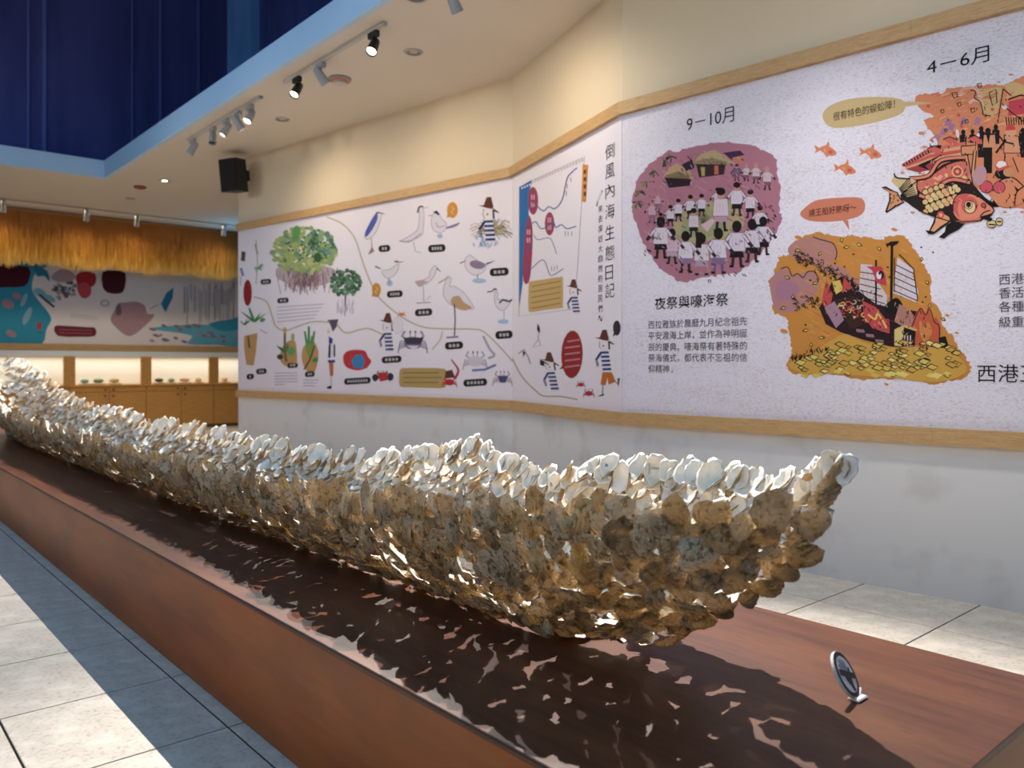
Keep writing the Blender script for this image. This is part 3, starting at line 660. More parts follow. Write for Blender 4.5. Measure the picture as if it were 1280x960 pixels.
# fish
a.poly([(260, 300), (440, 270), (560, 130), (760, 110), (770, 160), (620, 180), (500, 290), (360, 330), (330, 420), (440, 480), (540, 380), (640, 320), (800, 330), (820, 380)], 'cf7a62', c5)
a.blob([(180, 460), (330, 330), (420, 310), (560, 180), (760, 150), (790, 300), (900, 440), (1010, 580), (1000, 610), (900, 680), (760, 690), (640, 690), (470, 640), (340, 590), (240, 520)], '2a1d1c', c5)
a.blob([(330, 330), (430, 300), (520, 240), (620, 180), (760, 160), (790, 310), (640, 320), (540, 380), (480, 450), (380, 450), (330, 400)], 'c96a5c', c5)
for q in range(34): a.ell(350+random.uniform(0, 420), 300+random.uniform(-10, 110)-(q % 17)*4, random.uniform(9, 20), random.uniform(9, 18), random.choice(['d4b483', 'c4565a', 'dca47a']), c5).oline([(0, 0), (1, 0)], .01, INK, c5)
a.ell(688, 245, 52, 52, 'dca47a', c5); a.ell(688, 245, 36, 36, INK, c5); a.ell(688, 245, 30, 30, 'c4484e', c5); a.ell(688, 245, 14, 14, 'dca47a', c5)
a.line([(260, 310), (430, 285), (540, 150), (760, 125)], 4.5, INK, c5, True).line([(260, 308), (430, 280), (540, 145), (760, 118)], 3.3, 'd67f68', c5, True)
a.line([(350, 460), (450, 480), (540, 370), (650, 320), (800, 350)], 5, INK, c5, True).line([(350, 455), (450, 474), (540, 364), (650, 315), (800, 344)], 3.6, 'd67a66', c5, True)
for r_ in range(5):
    for q in range(8):
        x = 400+q*48+(r_ % 2)*24; y = 600-r_*48-q*18+r_*4
        if x < 690 and 360 < y < 640: a.ell(x, y, 30, 27, INK, c5, -.4); a.ell(x+3, y+3, 25, 22, random.choice(['d2b27c', 'd9bd8a', 'd8a274']), c5, -.4)
a.blob([(650, 600), (650, 520), (690, 455), (780, 435), (880, 470), (960, 530), (1010, 580), (990, 620), (890, 650), (800, 680), (700, 670)], 'd88368', c5)
a.blob([(655, 590), (660, 510), (710, 455), (800, 440), (760, 480), (705, 520), (690, 590), (710, 660)], 'c65a58', c5)
a.ell(795, 545, 76, 78, 'c85a58', c5); a.ell(800, 560, 54, 60, INK, c5); a.ell(800, 560, 48, 54, 'd9c090', c5); a.ell(787, 540, 38, 40, INK, c5); a.ell(787, 540, 33, 35, 'd4b07e', c5); a.ell(787, 538, 22, 24, INK, c5)
a.ell(920, 545, 24, 24, INK, c5); a.ell(920, 545, 17, 17, 'b0524c', c5); a.line([(890, 640), (930, 605), (980, 590)], 1.1, INK, c5, True); a.poly([(905, 660), (960, 630), (1000, 625), (950, 680)], INK, c5)
a.poly([(10, 385), (50, 375), (110, 410), (160, 430), (180, 480), (220, 520), (140, 560), (60, 615), (45, 600), (80, 500), (80, 430)], INK, c5).poly([(30, 385), (90, 415), (150, 435), (175, 490), (200, 515), (130, 550), (65, 595), (95, 500), (90, 440)], 'c98a62', c5)
for q in range(16): x, y = random.uniform(95, 170), random.uniform(440, 560); a.ell(x, y, 7, 7, INK, c5, n=6)
a.poly([(130, 270), (170, 300), (260, 305), (330, 330), (330, 450), (240, 470), (190, 440), (150, 380), (100, 330)], 'c9ae80', c5)
for q in range(9): a.line([(260+q*8, 300+q*18), (170+q*5, 400+q*8)], .8, INK, c5)
a.line([(125, 260), (150, 300), (270, 310)], 1.3, INK, c5, True)
a.poly([(490, 640), (540, 595), (630, 640), (640, 680), (560, 740), (480, 800), (430, 780), (470, 700)], INK, c5).poly([(500, 640), (545, 608), (615, 650), (620, 680), (540, 730), (480, 780), (450, 770), (490, 700)], 'd9966e', c5); a.ell(540, 630, 32, 34, 'c64f52', c5); a.ell(540, 632, 16, 17, 'dca47a', c5)
a.poly([(430, 770), (400, 765), (430, 800), (480, 805)], INK, c5).poly([(590, 720), (640, 690), (770, 690), (700, 760), (620, 800), (570, 840), (520, 830), (575, 780)], INK, c5)
a.poly([(640, 690), (900, 655), (880, 690), (740, 705)], 'd0745e', c5)
a.ell(990, 710, 44, 38, INK, c5); a.ell(990, 710, 37, 31, 'd6bd8c', c5); a.ell(1060, 690, 34, 38, INK, c5); a.ell(1060, 690, 28, 31, 'd6bd8c', c5); a.line([(965, 715), (1020, 718)], 1.2, INK, c5).line([(1040, 690), (1080, 690)], 1.2, INK, c5); a.ell(975, 670, 24, 18, INK, c5)
# crouching figure with cap, balloons
a.ell(1140, 430, 155, 135, 'd0835f', c5); a.line([(1000, 420), (1060, 330), (1180, 300), (1280, 380)], 1.1, INK, c5, True); a.line([(1195, 550), (1215, 430), (1290, 370)], 1.1, INK, c5, True)
a.ell(1090, 265, 70, 50, INK, c5); a.ell(1140, 250, 45, 40, 'c98a66', c5); a.poly([(1020, 200), (1040, 155), (1090, 145), (1130, 160), (1140, 195), (1190, 190), (1130, 215), (1050, 245)], 'c65a50', c5); a.poly([(1030, 190), (1050, 155), (1090, 150), (1120, 165), (1125, 190), (1060, 215)], 'e0d8d6', c5)
a.ell(945, 380, 60, 56, INK, c5); a.ell(945, 380, 54, 50, 'c4505a', c5); a.ell(1060, 385, 56, 56, INK, c5); a.ell(1060, 385, 50, 50, 'c4505a', c5)
a.ell(885, 280, 60, 90, 'b78a92', c5, .3); a.poly([(820, 380), (900, 440), (960, 540), (1010, 500), (1060, 560), (1000, 560), (940, 480)], INK, c5)
for x, y in ((1190, 370), (1260, 480)): a.poly([(x, y), (x+45, y+35), (x+25, y+60)], INK, c5)
for x, y in ((1110, 605), (290, 608), (1265, 604), (200, 255), (395, 25)): a.ell(x, y, 20, 9, 'd0835f', c5)
a.ell(370, 545, 30, 16, 'd0835f', c4); a.ell(395, 665, 26, 9, 'd0835f', c4); a.ell(1055, 88, 18, 6, 'd0835f', c4); a.ell(1165, 24, 26, 8, 'd0835f', c4)
for q in range(170):   # pen hatching
    x, y = random.uniform(1150, 1290), random.uniform(120, 258)
    if y > 150+(1180-x)*.4: a.line([(x, y), (x+random.uniform(-2, 3), y+random.uniform(2, 5))], .55, random.choice([INK, INK, 'a8554a', 'e0b890', '9d7391']))
for P in ([(180, 460), (330, 330), (420, 310)], [(650, 600), (650, 520), (690, 455), (780, 435), (880, 470), (960, 530), (1010, 580), (990, 620), (890, 650)], [(340, 590), (470, 640), (640, 690), (760, 690), (900, 680)], [(330, 330), (330, 400), (380, 450)]): a.line(P, 1.0, INK, c5, True)
put(a, 'fish_parade_drawing', mur3, 'orange picture of a patterned fish float and a crowd')
# --- burning boat
c6, c7, c8 = Z(955, 280, 8), Z(1060, 290, 8), Z(960, 380, 4.923)
a = Art(S)
a.blob([(961, 353), (966, 345), (974, 322), (986, 318), (990, 305), (1010, 294), (1030, 293), (1050, 297), (1062, 294), (1085, 297), (1105, 300), (1106, 295), (1130, 296), (1138, 305), (1148, 320), (1157, 335), (1164, 352), (1162, 370), (1174, 385), (1180, 408), (1190, 420), (1200, 438), (1206, 445), (1214, 460), (1204, 473), (1185, 476), (1165, 481), (1140, 475), (1110, 474), (1080, 475), (1050, 470), (1020, 467), (990, 467), (984, 455), (990, 440), (988, 425), (985, 410), (982, 396), (967, 391), (966, 372)], 'c1833f', rough=1.5, sub=6)
a.blob([(985, 310), (1000, 299), (1020, 296), (1035, 300), (1045, 309), (1046, 322), (1038, 328), (1055, 335), (1065, 345), (1073, 352), (1070, 362), (1050, 346), (1030, 338), (1005, 325), (990, 322)], 'b07c74').blob([(966, 345), (980, 335), (990, 343), (1003, 342), (1015, 340), (1024, 350), (1020, 368), (1008, 380), (995, 388), (980, 391), (968, 385), (962, 355)], 'ae7b78').blob([(972, 352), (990, 352), (1000, 362), (990, 375), (972, 372)], 'a37488')
for q in range(150):
    x, y = random.uniform(990, 1165), random.uniform(302, 430); l = random.uniform(4, 11)
    if x > 985+max(0, y-390)*.1 and x < 1135+(y-300)*.4: a.line([(x, y), (x+l, y+l*.5)], random.uniform(.8, 1.8), random.choice(['b87a3a', 'cb9048', 'b07440', 'c99256']))
a.line([(1016, 296), (1024, 299), (1032, 301), (1042, 305), (1046, 316), (1044, 325)], .8, INK, smooth=True).line([(976, 336), (985, 334), (990, 345), (997, 342), (1004, 347), (1009, 340), (1018, 340), (1024, 350)], .8, INK, smooth=True)
for q in range(150):
    t_ = random.random(); x = 995+t_*75+random.uniform(-6, 6); y = 318+t_*38+random.uniform(-6, 7)
    r_ = random.uniform(1.2, 3.2); an = random.uniform(0, 6); a.line([(x+r_*math.cos(an+i*.9), y+r_*math.sin(an+i*.9)) for i in range(4)], .7, random.choice([INK, INK, '4a3038']))
for q in range(36): x = 990+random.uniform(0, 32); y = 382+random.uniform(-9, 8)-(x-990)*.2; a.line([(x, y), (x+2.5, y-2), (x+4, y+1)], .6, INK)
def leafy(x, y, r, c='d2b860'): an = random.uniform(0, 3); p = [(x+r*math.cos(an), y+r*math.sin(an)*.7), (x+r*.5*math.cos(an+1.4), y+r*.5*math.sin(an+1.4)), (x-r*math.cos(an), y-r*.7*math.sin(an)), (x-r*.5*math.cos(an+1.4), y-r*.5*math.sin(an+1.4))]; a.poly(p, c); a.oline(p, .6, INK)
for x, y in ((997, 313), (1052, 300), (1058, 309), (1074, 306), (1099, 311), (1025, 317), (984, 347), (1019, 354), (991, 371), (979, 385), (1159, 353), (1152, 324), (1007, 413), (1027, 422), (1014, 431), (1162, 382), (1179, 399)): leafy(x, y, 4)
for q in range(22): leafy(random.uniform(990, 1170), random.uniform(305, 425), 1.6, 'c9a24c')
# ship
a.poly([(1024, 385), (1040, 352), (1055, 345), (1075, 360), (1100, 380), (1150, 390), (1165, 405), (1160, 428), (1120, 435), (1080, 425), (1050, 415), (1032, 405)], '2a1a1c')
a.poly([(1027, 378), (1032, 352), (1041, 368), (1036, 390)], 'b84846').poly([(1040, 352), (1050, 350), (1054, 362), (1045, 368)], 'd0b45c').poly([(1055, 346), (1066, 360), (1052, 366)], 'b84846').poly([(1030, 385), (1045, 375), (1055, 400), (1045, 410)], 'a07c8c')
a.poly([(1042, 375), (1066, 370), (1086, 402), (1064, 412)], '3a2420')
for q in range(34): x = 1050+random.uniform(0, 60); y = 378+(x-1050)*.42+random.uniform(-9, 12); r_ = random.uniform(1.5, 4); an = random.uniform(0, 6); a.line([(x+r_*math.cos(an+i*.8), y+r_*.8*math.sin(an+i*.8)) for i in range(6)], 1.4, random.choice(['d2b45c', 'd9c078', 'c8585a', 'b84048', 'c2a890']))
a.poly([(1078, 376), (1095, 384), (1112, 405), (1112, 417), (1090, 410), (1080, 395)], 'b5474a'); a.line([(1085, 393), (1094, 399), (1097, 392), (1104, 402), (1108, 410)], 2.2, 'd6b95e', smooth=True)
for x, y in ((1070, 411), (1082, 417), (1094, 424)): a.poly([(x, y), (x+10, y+1), (x+11, y+5), (x+1, y+4)], '8d6c78')
S1 = [(1076, 330), (1089, 331), (1108, 372), (1109, 380), (1100, 384), (1074, 364)]
a.poly([(1076, 330), (1090, 331), (1096, 350), (1109, 370), (1108, 383), (1095, 380), (1074, 364)], 'cbbcc0').poly([(1122, 322), (1142, 337), (1141, 345), (1148, 365), (1145, 378), (1116, 366)], 'cfc3cb')
for y in (0, 1, 2, 3, 4): a.line([(1075, 340+y*7.5), (1096+y*2.5, 343+y*9.2)], .8, INK).line([(1120-y*.8, 331+y*8), (1142+y*1.2, 342+y*8.5)], .8, INK)
for q in range(40): x = random.uniform(1078, 1100); y = 336+random.uniform(0, 38); a.line([(x, y), (x-1, y+4)], .35, 'a9773f'); x = random.uniform(1120, 1143); a.line([(x, y+2), (x-1, y+6)], .35, 'b07c44')
a.line([(1115, 305), (1114, 375)], 2.2, INK).line([(1095, 325), (1095, 383)], 1.6, INK).line([(1124, 318), (1142, 336), (1147, 375)], .9, INK).line([(1118, 322), (1118, 365)], .9, INK)
a.poly([(1107, 306), (1113, 302), (1124, 301), (1122, 305), (1116, 308), (1111, 307)], INK).poly([(1112, 305), (1107, 304), (1109, 310)], INK)
a.poly([(1083, 333), (1102, 333), (1107, 345), (1108, 357), (1096, 354), (1090, 338)], 'b83e4c'); a.ell(1100, 344, 5, 5.5, INK); a.ell(1098.6, 344, 3.2, 5, 'd8d0d4'); a.ell(1099.6, 341.4, 1.6, 2.2, INK); a.ell(1099.8, 346.6, 1.6, 2.2, 'd8d0d4')
a.blob([(1108, 380), (1120, 372), (1128, 380), (1126, 390), (1114, 392), (1105, 388)], INK); a.poly([(1124, 380), (1136, 386), (1146, 400), (1135, 412), (1118, 402)], 'a8766a')
a.blob([(1140, 405), (1150, 384), (1157, 392), (1160, 384), (1166, 400), (1170, 396), (1176, 410), (1172, 430), (1155, 435), (1140, 425)], 'b9583f').line([(1140, 408), (1150, 386), (1157, 394), (1162, 386), (1168, 402), (1174, 408), (1174, 428)], .8, INK, smooth=True); a.blob([(1150, 400), (1156, 410), (1160, 402), (1165, 415), (1158, 428), (1150, 418)], 'c77f45')
a.poly([(1118, 412), (1130, 407), (1128, 433), (1118, 432)], 'd2b878').poly([(1130, 407), (1145, 412), (1143, 433), (1128, 433)], INK).poly([(1119, 411), (1131, 406), (1147, 412), (1145, 414), (1130, 409)], 'caa668')
for x in (1131, 1134.5, 1138): a.line([(x, 419), (x, 433)], 1.6, 'c6aeb8')
a.poly([(1173, 422), (1182, 420), (1186, 433), (1176, 436)], INK)
# paper heap
a.blob([(985, 455), (1000, 448), (1020, 438), (1045, 422), (1060, 418), (1080, 428), (1120, 434), (1170, 434), (1190, 440), (1208, 458), (1200, 470), (1165, 478), (1110, 472), (1050, 468), (1000, 465)], 'c59a48')
for q in range(120):
    x = random.uniform(1000, 1200); lo = 428+max(0, (1050-x))*.45; y = lo+random.random()**1.1*(470-lo); r_ = random.uniform(4, 8)
    p = [(x-r_, y+random.uniform(-1, 1)), (x-r_*.2, y-r_*.5), (x+r_, y-random.uniform(0, 1)), (x+r_*.2, y+r_*.55)]
    a.poly(p, random.choice(['d3bd62', 'cbb055', 'd9c878', 'c49a48']))
    if y < 462 or random.random() < .3: a.oline(p, .7, INK)
for q in range(40): x = random.uniform(988, 1035); y = 452-(x-988)*.32+random.uniform(-4, 3); a.line([(x, y), (x+random.uniform(-2, 3), y-4)], .6, INK)
for x, y, rx in ((998, 297, 5), (1025, 293, 6), (980, 414, 5), (1033, 480, 0), (1108, 480.5, 3), (1184, 394, 3), (1196, 416, 2.5), (1118, 287, 4)):
    if rx: a.ell(x, y, rx, rx*.5, 'c1833f', rot=.3)
for q in range(190):   # pen hatching over hull, smoke and sails
    x = random.uniform(1020, 1165); y = 355+(x-1020)*.42+random.uniform(-22, 30)
    a.line([(x, y), (x+random.uniform(-3, 3), y+random.uniform(1, 5))], .6, random.choice([INK, INK, '7a3a30', 'd8b870', '8d6c78']))
put(a, 'burning_boat_drawing', mur3, 'ochre picture of a burning ship on heaped paper')
# --- lettering of the near wall
K = INK
txt(S, mur3, '9－10月', 859, 918, 147, 165.5, K, label='black month heading')
txt(S, mur3, '夜祭與嚎海祭', 819, 911, 372, 387.5, K, bold=.006)
for i, (t_, v, e) in enumerate((('西拉雅族於農曆九月紀念祖先', 401, 934.5), ('平安渡海上岸，並作為神明誕', 415, 934.5), ('辰的慶典。嚎海祭有著特殊的', 429, 934.5), ('祭海儀式，都代表不忘祖的信', 442.5, 934.5), ('仰精神', 456, 837))): txt(S, mur3, t_, 811, e, v, v+10.2, '4a4248')
a = Art(S); a.oline([(840.3+1.3*math.cos(i*.7), 464.6+1.3*math.sin(i*.7)) for i in range(9)], .5, '4a4248'); put(a, 'lettering', mur3)
txt(S, mur3, '4－6月', 1159, 1237, 75.5, 95, K)
txt(S, mur3, '很有特色的蜈蚣陣！', 1042, 1119, 141, 152, '3a2c24')
txt(S, mur3, '燒王船好熱呀～', 1011.5, 1071, 262, 271.5, '3a1f1c')
for t_, v in (('西港', 343, ), ('香活', 360), ('各種', 377), ('級重', 396)): txt(S, mur3, t_, 1249, 1280, v, v+13.5, '4a4248')
txt(S, mur3, '西港王', 1222, 1301, 455.5, 477.5, K)
# ============ angled wall: map and diary
S = SEC[1]
d7, d8 = Z(640, 180, 4.364), Z(640, 330, 5.333)
a = Art(S)
a.oline([(40, 235), (395, 68), (360, 640), (340, 900), (38, 940)], .7, '8a8288', d7)
for q in range(18): x = 110+q*16; y = 205-q*7; a.ell(x, y, 6, 11, '8d858b', d7, n=8); a.ell(x, y, 4, 8, 'd3ccd2', d7, n=8)
a.poly([(40, 235), (108, 195), (90, 300), (92, 400), (75, 470), (62, 600), (58, 760), (40, 890)], '2f6aa3', d7)
for q in range(4): a.ell(55+q*14, 240-q*6, 5, 6, 'dcd6dc', d7, n=8)
a.ell(115, 310, 28, 76, '96415a', d7); a.ell(205, 435, 26, 64, '96415a', d7); a.blob([(90, 390), (110, 440), (112, 560), (100, 720), (80, 765), (62, 740), (60, 650), (70, 500)], '96415a', d7)
for x, y in ((108, 290), (120, 290), (108, 330), (120, 330), (198, 415), (210, 415), (198, 455), (210, 455), (84, 480), (96, 480), (84, 525), (96, 525)): a.poly([(x-4, y-13), (x+4, y-14), (x+4, y+13), (x-4, y+14)], 'c79aa6', d7)
for pts, w in (([(90, 330), (110, 315), (130, 330), (170, 365), (200, 342), (235, 352), (275, 300), (300, 190), (330, 150), (355, 130)], 1.3), ([(75, 440), (105, 435), (130, 425), (155, 460), (185, 455), (225, 430), (240, 455), (270, 440), (300, 462), (350, 448)], 1.3), ([(120, 495), (140, 522), (205, 513), (230, 560), (243, 600)], .8), ([(70, 700), (105, 680), (170, 632), (205, 710), (230, 712), (280, 680)], 1.0), ([(75, 600), (90, 570), (105, 540)], 1.4)): a.line(pts, w, '4a5f94', d7, True)
for x, y in ((300, 230), (320, 195), (295, 270), (290, 490), (305, 490), (325, 490), (215, 683), (230, 680), (245, 675)): a.line([(x, y-14), (x+2, y+12)], .9, '8f888e', d7)
a.poly([(385, 110), (415, 115), (402, 318), (378, 312)], 'c98743', d7)
for y in (150, 190, 230, 270): a.poly([(392, y-10), (406, y-9), (404, y+14), (390, y+12)], '5f3d22', d7)
put(a, 'river_map_drawing', mur2, 'blue-edged sheet map with red labels')
a = Art(S); a.blob([(92, 765), (100, 750), (180, 738), (265, 725), (278, 740), (278, 880), (268, 895), (180, 905), (105, 918), (90, 905), (88, 840)], 'c0a067', d7, sub=2)
for y in range(5): a.line([(104, 778+y*30), (265, 748+y*30)], 1.3, '8f7648', d7)
put(a, 'note_box', mur2, 'tan note with rounded corners')
def boy(a, t, hat, face, stripes, sc=1.0):
    pass
def figure(a, x, y, s, lean=0.0, legs=False):
    """person in a brown brimmed hat and striped top; x,y = chin, s = hat-to-chin height in px"""
    L = lambda px, py: (x+px*s+lean*py*s, y+py*s)
    a.poly([L(-.10, -.98), L(.10, -1.0), L(.22, -.52), L(-.26, -.55)], '5f3328').poly([L(-.48, -.62), L(.0, -.62), L(.48, -.30), L(.40, -.28), L(-.1, -.50)], '5f3328')
    a.poly([L(-.24, -.52), L(.2, -.45), L(.2, -.05), L(-.05, .05), L(-.22, -.1)], 'dcd6da').line([L(.2, -.42), L(.22, -.05)], s*.08, '2a2428').ell(x-.06*s+lean*-.2*s, y-.22*s, s*.05, s*.05, 'c2564a', n=8).line([L(-.24, -.45), L(-.27, -.2), L(-.2, -.08)], s*.03, '6a6468')
    h = 1.05
    a.poly([L(-.22, .02), L(.18, .0), L(.30, h), L(-.12, h)], 'd6d2dc')
    for q in range(5): y0 = .06+q*.2; a.poly([L(-.22+q*.02, y0), L(.18+q*.025, y0-.02), L(.2+q*.025, y0+.09), L(-.21+q*.02, y0+.1)], '2a3568')
    a.line([L(-.18, .1), L(-.42, .45), L(-.35, .75)], s*.12, '2a3568').line([L(-.42, .45), L(-.36, .8)], s*.06, '9a949c')
    if legs:
        a.poly([L(-.14, h), L(.32, h), L(.5, h+.45), L(.15, h+.6), L(.1, h+.25), L(.0, h+.62), L(-.24, h+.6)], 'b9672f').line([L(-.12, h+.6), L(-.16, h+1.1)], s*.06, '8a8488').line([L(.45, h+.4), L(.62, h+.6)], s*.06, '8a8488').poly([L(-.42, h+1.18), L(-.1, h+1.02), L(-.08, h+1.12)], '2a2428').poly([L(.58, h+.3), L(.7, h+.28), L(.62, h+.75)], '2a2428')
for x, y, s, ln, lg, nm in ((718, 370, 21, 0.05, False, 'seated_figure_drawing'), (689, 464, 24, .12, False, 'photographer_drawing'), (756, 438, 26, .02, True, 'walking_figure_drawing')):
    a = Art(S); figure(a, x, y, s, ln, lg)
    if nm.startswith('photo'): a.poly([(675, 449), (681, 452), (680, 458), (675, 456)], '2a2428').line([(680, 452), (686, 456)], 1.2, '2a2428')
    put(a, nm, mur2)
a = Art(S); a.ell(715, 443, 13.5, 30, '8e2a2c', rot=.03); a.poly([(704, 455), (699, 462), (709, 459)], '8e2a2c')
for y in range(5): a.line([(706 if y else 709, 427+y*8), (725, 424.5+y*8)], 2.0, 'b77f80')
put(a, 'speech_bubble', mur2, 'dark red round speech bubble')
a = Art(S); a.ell(771, 410, 4.8, 9.5, '362b33'); a.poly([(767, 416), (766, 421), (770, 418)], '362b33'); put(a, 'speech_bubble', mur2, 'small black speech bubble')
def crab(a, x, y, s, body, leg, claw=None, eyes=True):
    for sx in (-1, 1):
        for q in range(4): a.line([(x+sx*s*.45, y+s*(.1*q-.1)), (x+sx*s*(.85+.05*q), y+s*(-.15+.18*q)), (x+sx*s*(.95+.02*q), y+s*(.25+.15*q))], s*.10, leg)
        a.line([(x+sx*s*.4, y-s*.2), (x+sx*s*.75, y-s*.5), (x+sx*s*.55, y-s*.85)], s*.16, claw or leg)
        if eyes: a.line([(x+sx*s*.16, y-s*.35), (x+sx*s*.18, y-s*.75)], s*.05, '5b5560'); a.ell(x+sx*s*.18, y-s*.78, s*.07, s*.09, '3a3440', n=8)
    a.blob([(x-s*.6, y-s*.2), (x-s*.3, y-s*.42), (x+s*.3, y-s*.42), (x+s*.6, y-s*.2), (x+s*.4, y+s*.35), (x-s*.4, y+s*.35)], body)
for x, y, s in ((726, 481, 5.5), (736, 492, 7)): a = Art(S); crab(a, x, y, s, 'a82f3c', 'a82f3c'); put(a, 'red_crab_drawing', mur2)
a = Art(S); a.line([(673, 405), (673, 424), (666, 434), (676, 432), (672, 420)], 1.8, 'b9b3bd').poly([(672, 404), (675, 410), (675, 417), (671, 412)], '2a2428').line([(648, 442), (655, 437), (660, 446), (663, 455)], 1.6, '8d8792').poly([(653, 438), (657, 441), (654, 447)], '3a343a'); put(a, 'gull_drawing', mur2)
a = Art(S); a.line([(639, 445), (652, 470), (668, 487), (680, 495), (700, 495.5), (722, 499.5)], 1.7, 'a39a7c', smooth=True); put(a, 'rope_line', mur2)
a = Art(S); a.line([(753, 238), (747, 252), (746, 258)], 2.2, '8d878b').line([(752, 240), (747, 252)], 1.2, 'd8d2d6'); put(a, 'pencil_drawing', mur2)
for ch, v in zip('倒風內海生態日記', (192, 216.5, 241, 266, 292, 317.5, 342, 364)):
    txt(S, mur2, ch, 757.5, 769 if ch != '日' else 767, v-9, v+9, K, bold=-.004)
for ch, v in zip('來去探訪大自然的居民們～', [262+i*12.4 for i in range(12)]): txt(S, mur2, ch, 748.6, 754, v-4.3, v+4.3, '2b2528')

# ============ far wall: birds, crabs, plants
S = SEC[0]
def pill(x0, x1, y, h, n, c='24201f'):
    a = Art(S); p = []
    for i in range(7): an = math.pi/2+math.pi*i/6; p.append((x0+h*.4+h*.5*math.cos(an)*.8, y-h*.5*math.sin(an)))
    for i in range(7): an = -math.pi/2+math.pi*i/6; p.append((x1-h*.4+h*.5*math.cos(an)*.8, y-.05*(x1-x0)-h*.5*math.sin(an)))
    a.poly(p, c)
    for i in range(n):
        x = x0+h*.45+(i+.5)*(x1-x0-h*.9)/n; w_ = (x1-x0-h*.9)/n*.33; yy = y-.05*(x-x0); a.poly([(x-w_, yy-h*.2), (x+w_, yy-h*.2), (x+w_, yy+h*.2), (x-w_, yy+h*.2)], 'b5afb0')
    put(a, 'name_tag', mur1)
d1, d2, d3, d4, d5, d6 = Z(290, 270, 7.385), Z(400, 250, 6.4), Z(520, 240, 8), Z(290, 370, 7.385), Z(400, 370, 7.385), Z(520, 340, 6)
for x0, x1, y, h, n in ((473, 488, 311, 8.5, 2), (535, 557, 311, 9.5, 4), (612, 636, 340.5, 10, 3), (483.5, 503.5, 368, 8.5, 4), (518.5, 540.5, 391, 9, 3), (556, 579, 432.5, 9.5, 3), (619, 641, 419, 10, 3), (579, 609, 479, 9, 5), (477, 502, 450, 8.5, 4), (430, 463.5, 477, 8, 8), (325.5, 339, 352.5, 6.5, 3), (346.5, 361, 376, 6.5, 2), (359, 372.5, 457, 6.5, 2), (381, 393.5, 468, 7, 2), (320, 333.5, 464.5, 7, 2), (308, 317.5, 471, 7, 1)): pill(x0, x1, y, h, n)
a = Art(S)   # rope
a.line([(408, 271), (428, 280), (443, 297), (452, 323), (462, 350), (474, 372), (495, 391), (512, 402), (530, 409), (553, 411), (590, 411.5), (605, 415), (625, 434), (641, 452)], 1.8, 'b3a88e', smooth=True); a.line([(553, 414), (550, 425), (540, 437)], 1.5, 'b3a88e', smooth=True); a.line([(317, 371), (333, 377), (340, 395), (345, 408), (357, 413), (375, 407), (393, 402), (412, 403)], 1.8, 'b3a88e', smooth=True); a.line([(421, 405), (432, 416), (450, 412), (462, 411), (478, 418)], 1.8, 'b3a88e', smooth=True)
put(a, 'rope_line', mur1, 'thin tan dotted path winding between the drawings')
# mangrove clump
a = Art(S); a.blob([(345, 336), (365, 332), (400, 332), (420, 338), (414, 352), (395, 358), (370, 357), (350, 350)], 'b3a2a6')
for q in range(150): x, y = random.gauss(381, 13), random.uniform(340, 362); a.line([(x, y-8), (x+random.uniform(-4, 4), y+random.uniform(0, 8))], 1.0, random.choice(['8a6f70', '7a5a5c', 'a58f92', '5f4648']))
put(a, 'mangrove_root_drawing', mur1); a = Art(S, .0052)
for q in range(330):
    an, r_ = random.uniform(0, 6.3), math.sqrt(random.random()); x, y = 380+40*r_*math.cos(an), 313+29*r_*math.sin(an); y += max(0, (360-x))*.1
    sh = ['8aa06e', '7f9c78', '6f8f66', '9aa965', 'a3ad63', '5d8068', '4f7558', 'b3b77a']
    c = random.choice(sh[:4]+(['5d8068', '4f7558', '3d5f4c', '6d8d80'] if x > 385 and y < 318 else ['a3ad63', 'b3b77a', '8aa06e']))
    a.ell(x, y, random.uniform(2, 4.5), random.uniform(2, 4), c, n=7, rot=an)
for q in range(40): x, y = random.uniform(355, 408), random.uniform(296, 330); a.ell(x, y, 1.5, 1.5, '3c5540', n=6)
a.blob([(366, 286), (372, 283), (376, 290), (370, 300), (366, 302)], '5f9455'); a.ell(397, 322, 5, 6, '3d5a3a'); put(a, 'mangrove_drawing', mur1, 'large pale green mangrove clump')
a = Art(S); a.line([(432, 365), (431, 395)], 2.4, '4a3a3a', w1=.8)
for q in range(26): x, y = random.uniform(421, 443), random.uniform(378, 392); a.line([(x, y-5), (x+random.uniform(-2, 2), y+3)], .7, 'a59aa6')
for q in range(130): an, r_ = random.uniform(0, 6.3), math.sqrt(random.random()); a.ell(432+19*r_*math.cos(an), 354+17*r_*math.sin(an), 2.6, 2.4, random.choice(['55775a', '47674d', '6b8a6c', '3a5541']), n=6)
put(a, 'tree_drawing', mur1, 'small dark green tree')
def leafs(a, x, y, n, r, cols, w=2.5, up=True):
    for q in range(n): an = random.uniform(-2.6, -.5) if up else random.uniform(0, 6.3); l = r*random.uniform(.6, 1); a.line([(x, y), (x+l*.6*math.cos(an), y+l*.6*math.sin(an)), (x+l*math.cos(an), y+l*math.sin(an))], w, random.choice(cols), w1=.5)
G = ['3f7a48', '4f8a50', '2f6440']
a = Art(S); leafs(a, 323, 335, 9, 9, ['4f9058', '6aa070', '8a8f62'], 2.5, False); a.line([(320, 300), (322, 330), (320, 355)], 1.0, '9a9a78'); a.line([(319, 305), (322, 318)], 2, '8f9268'); put(a, 'plant_drawing', mur1)
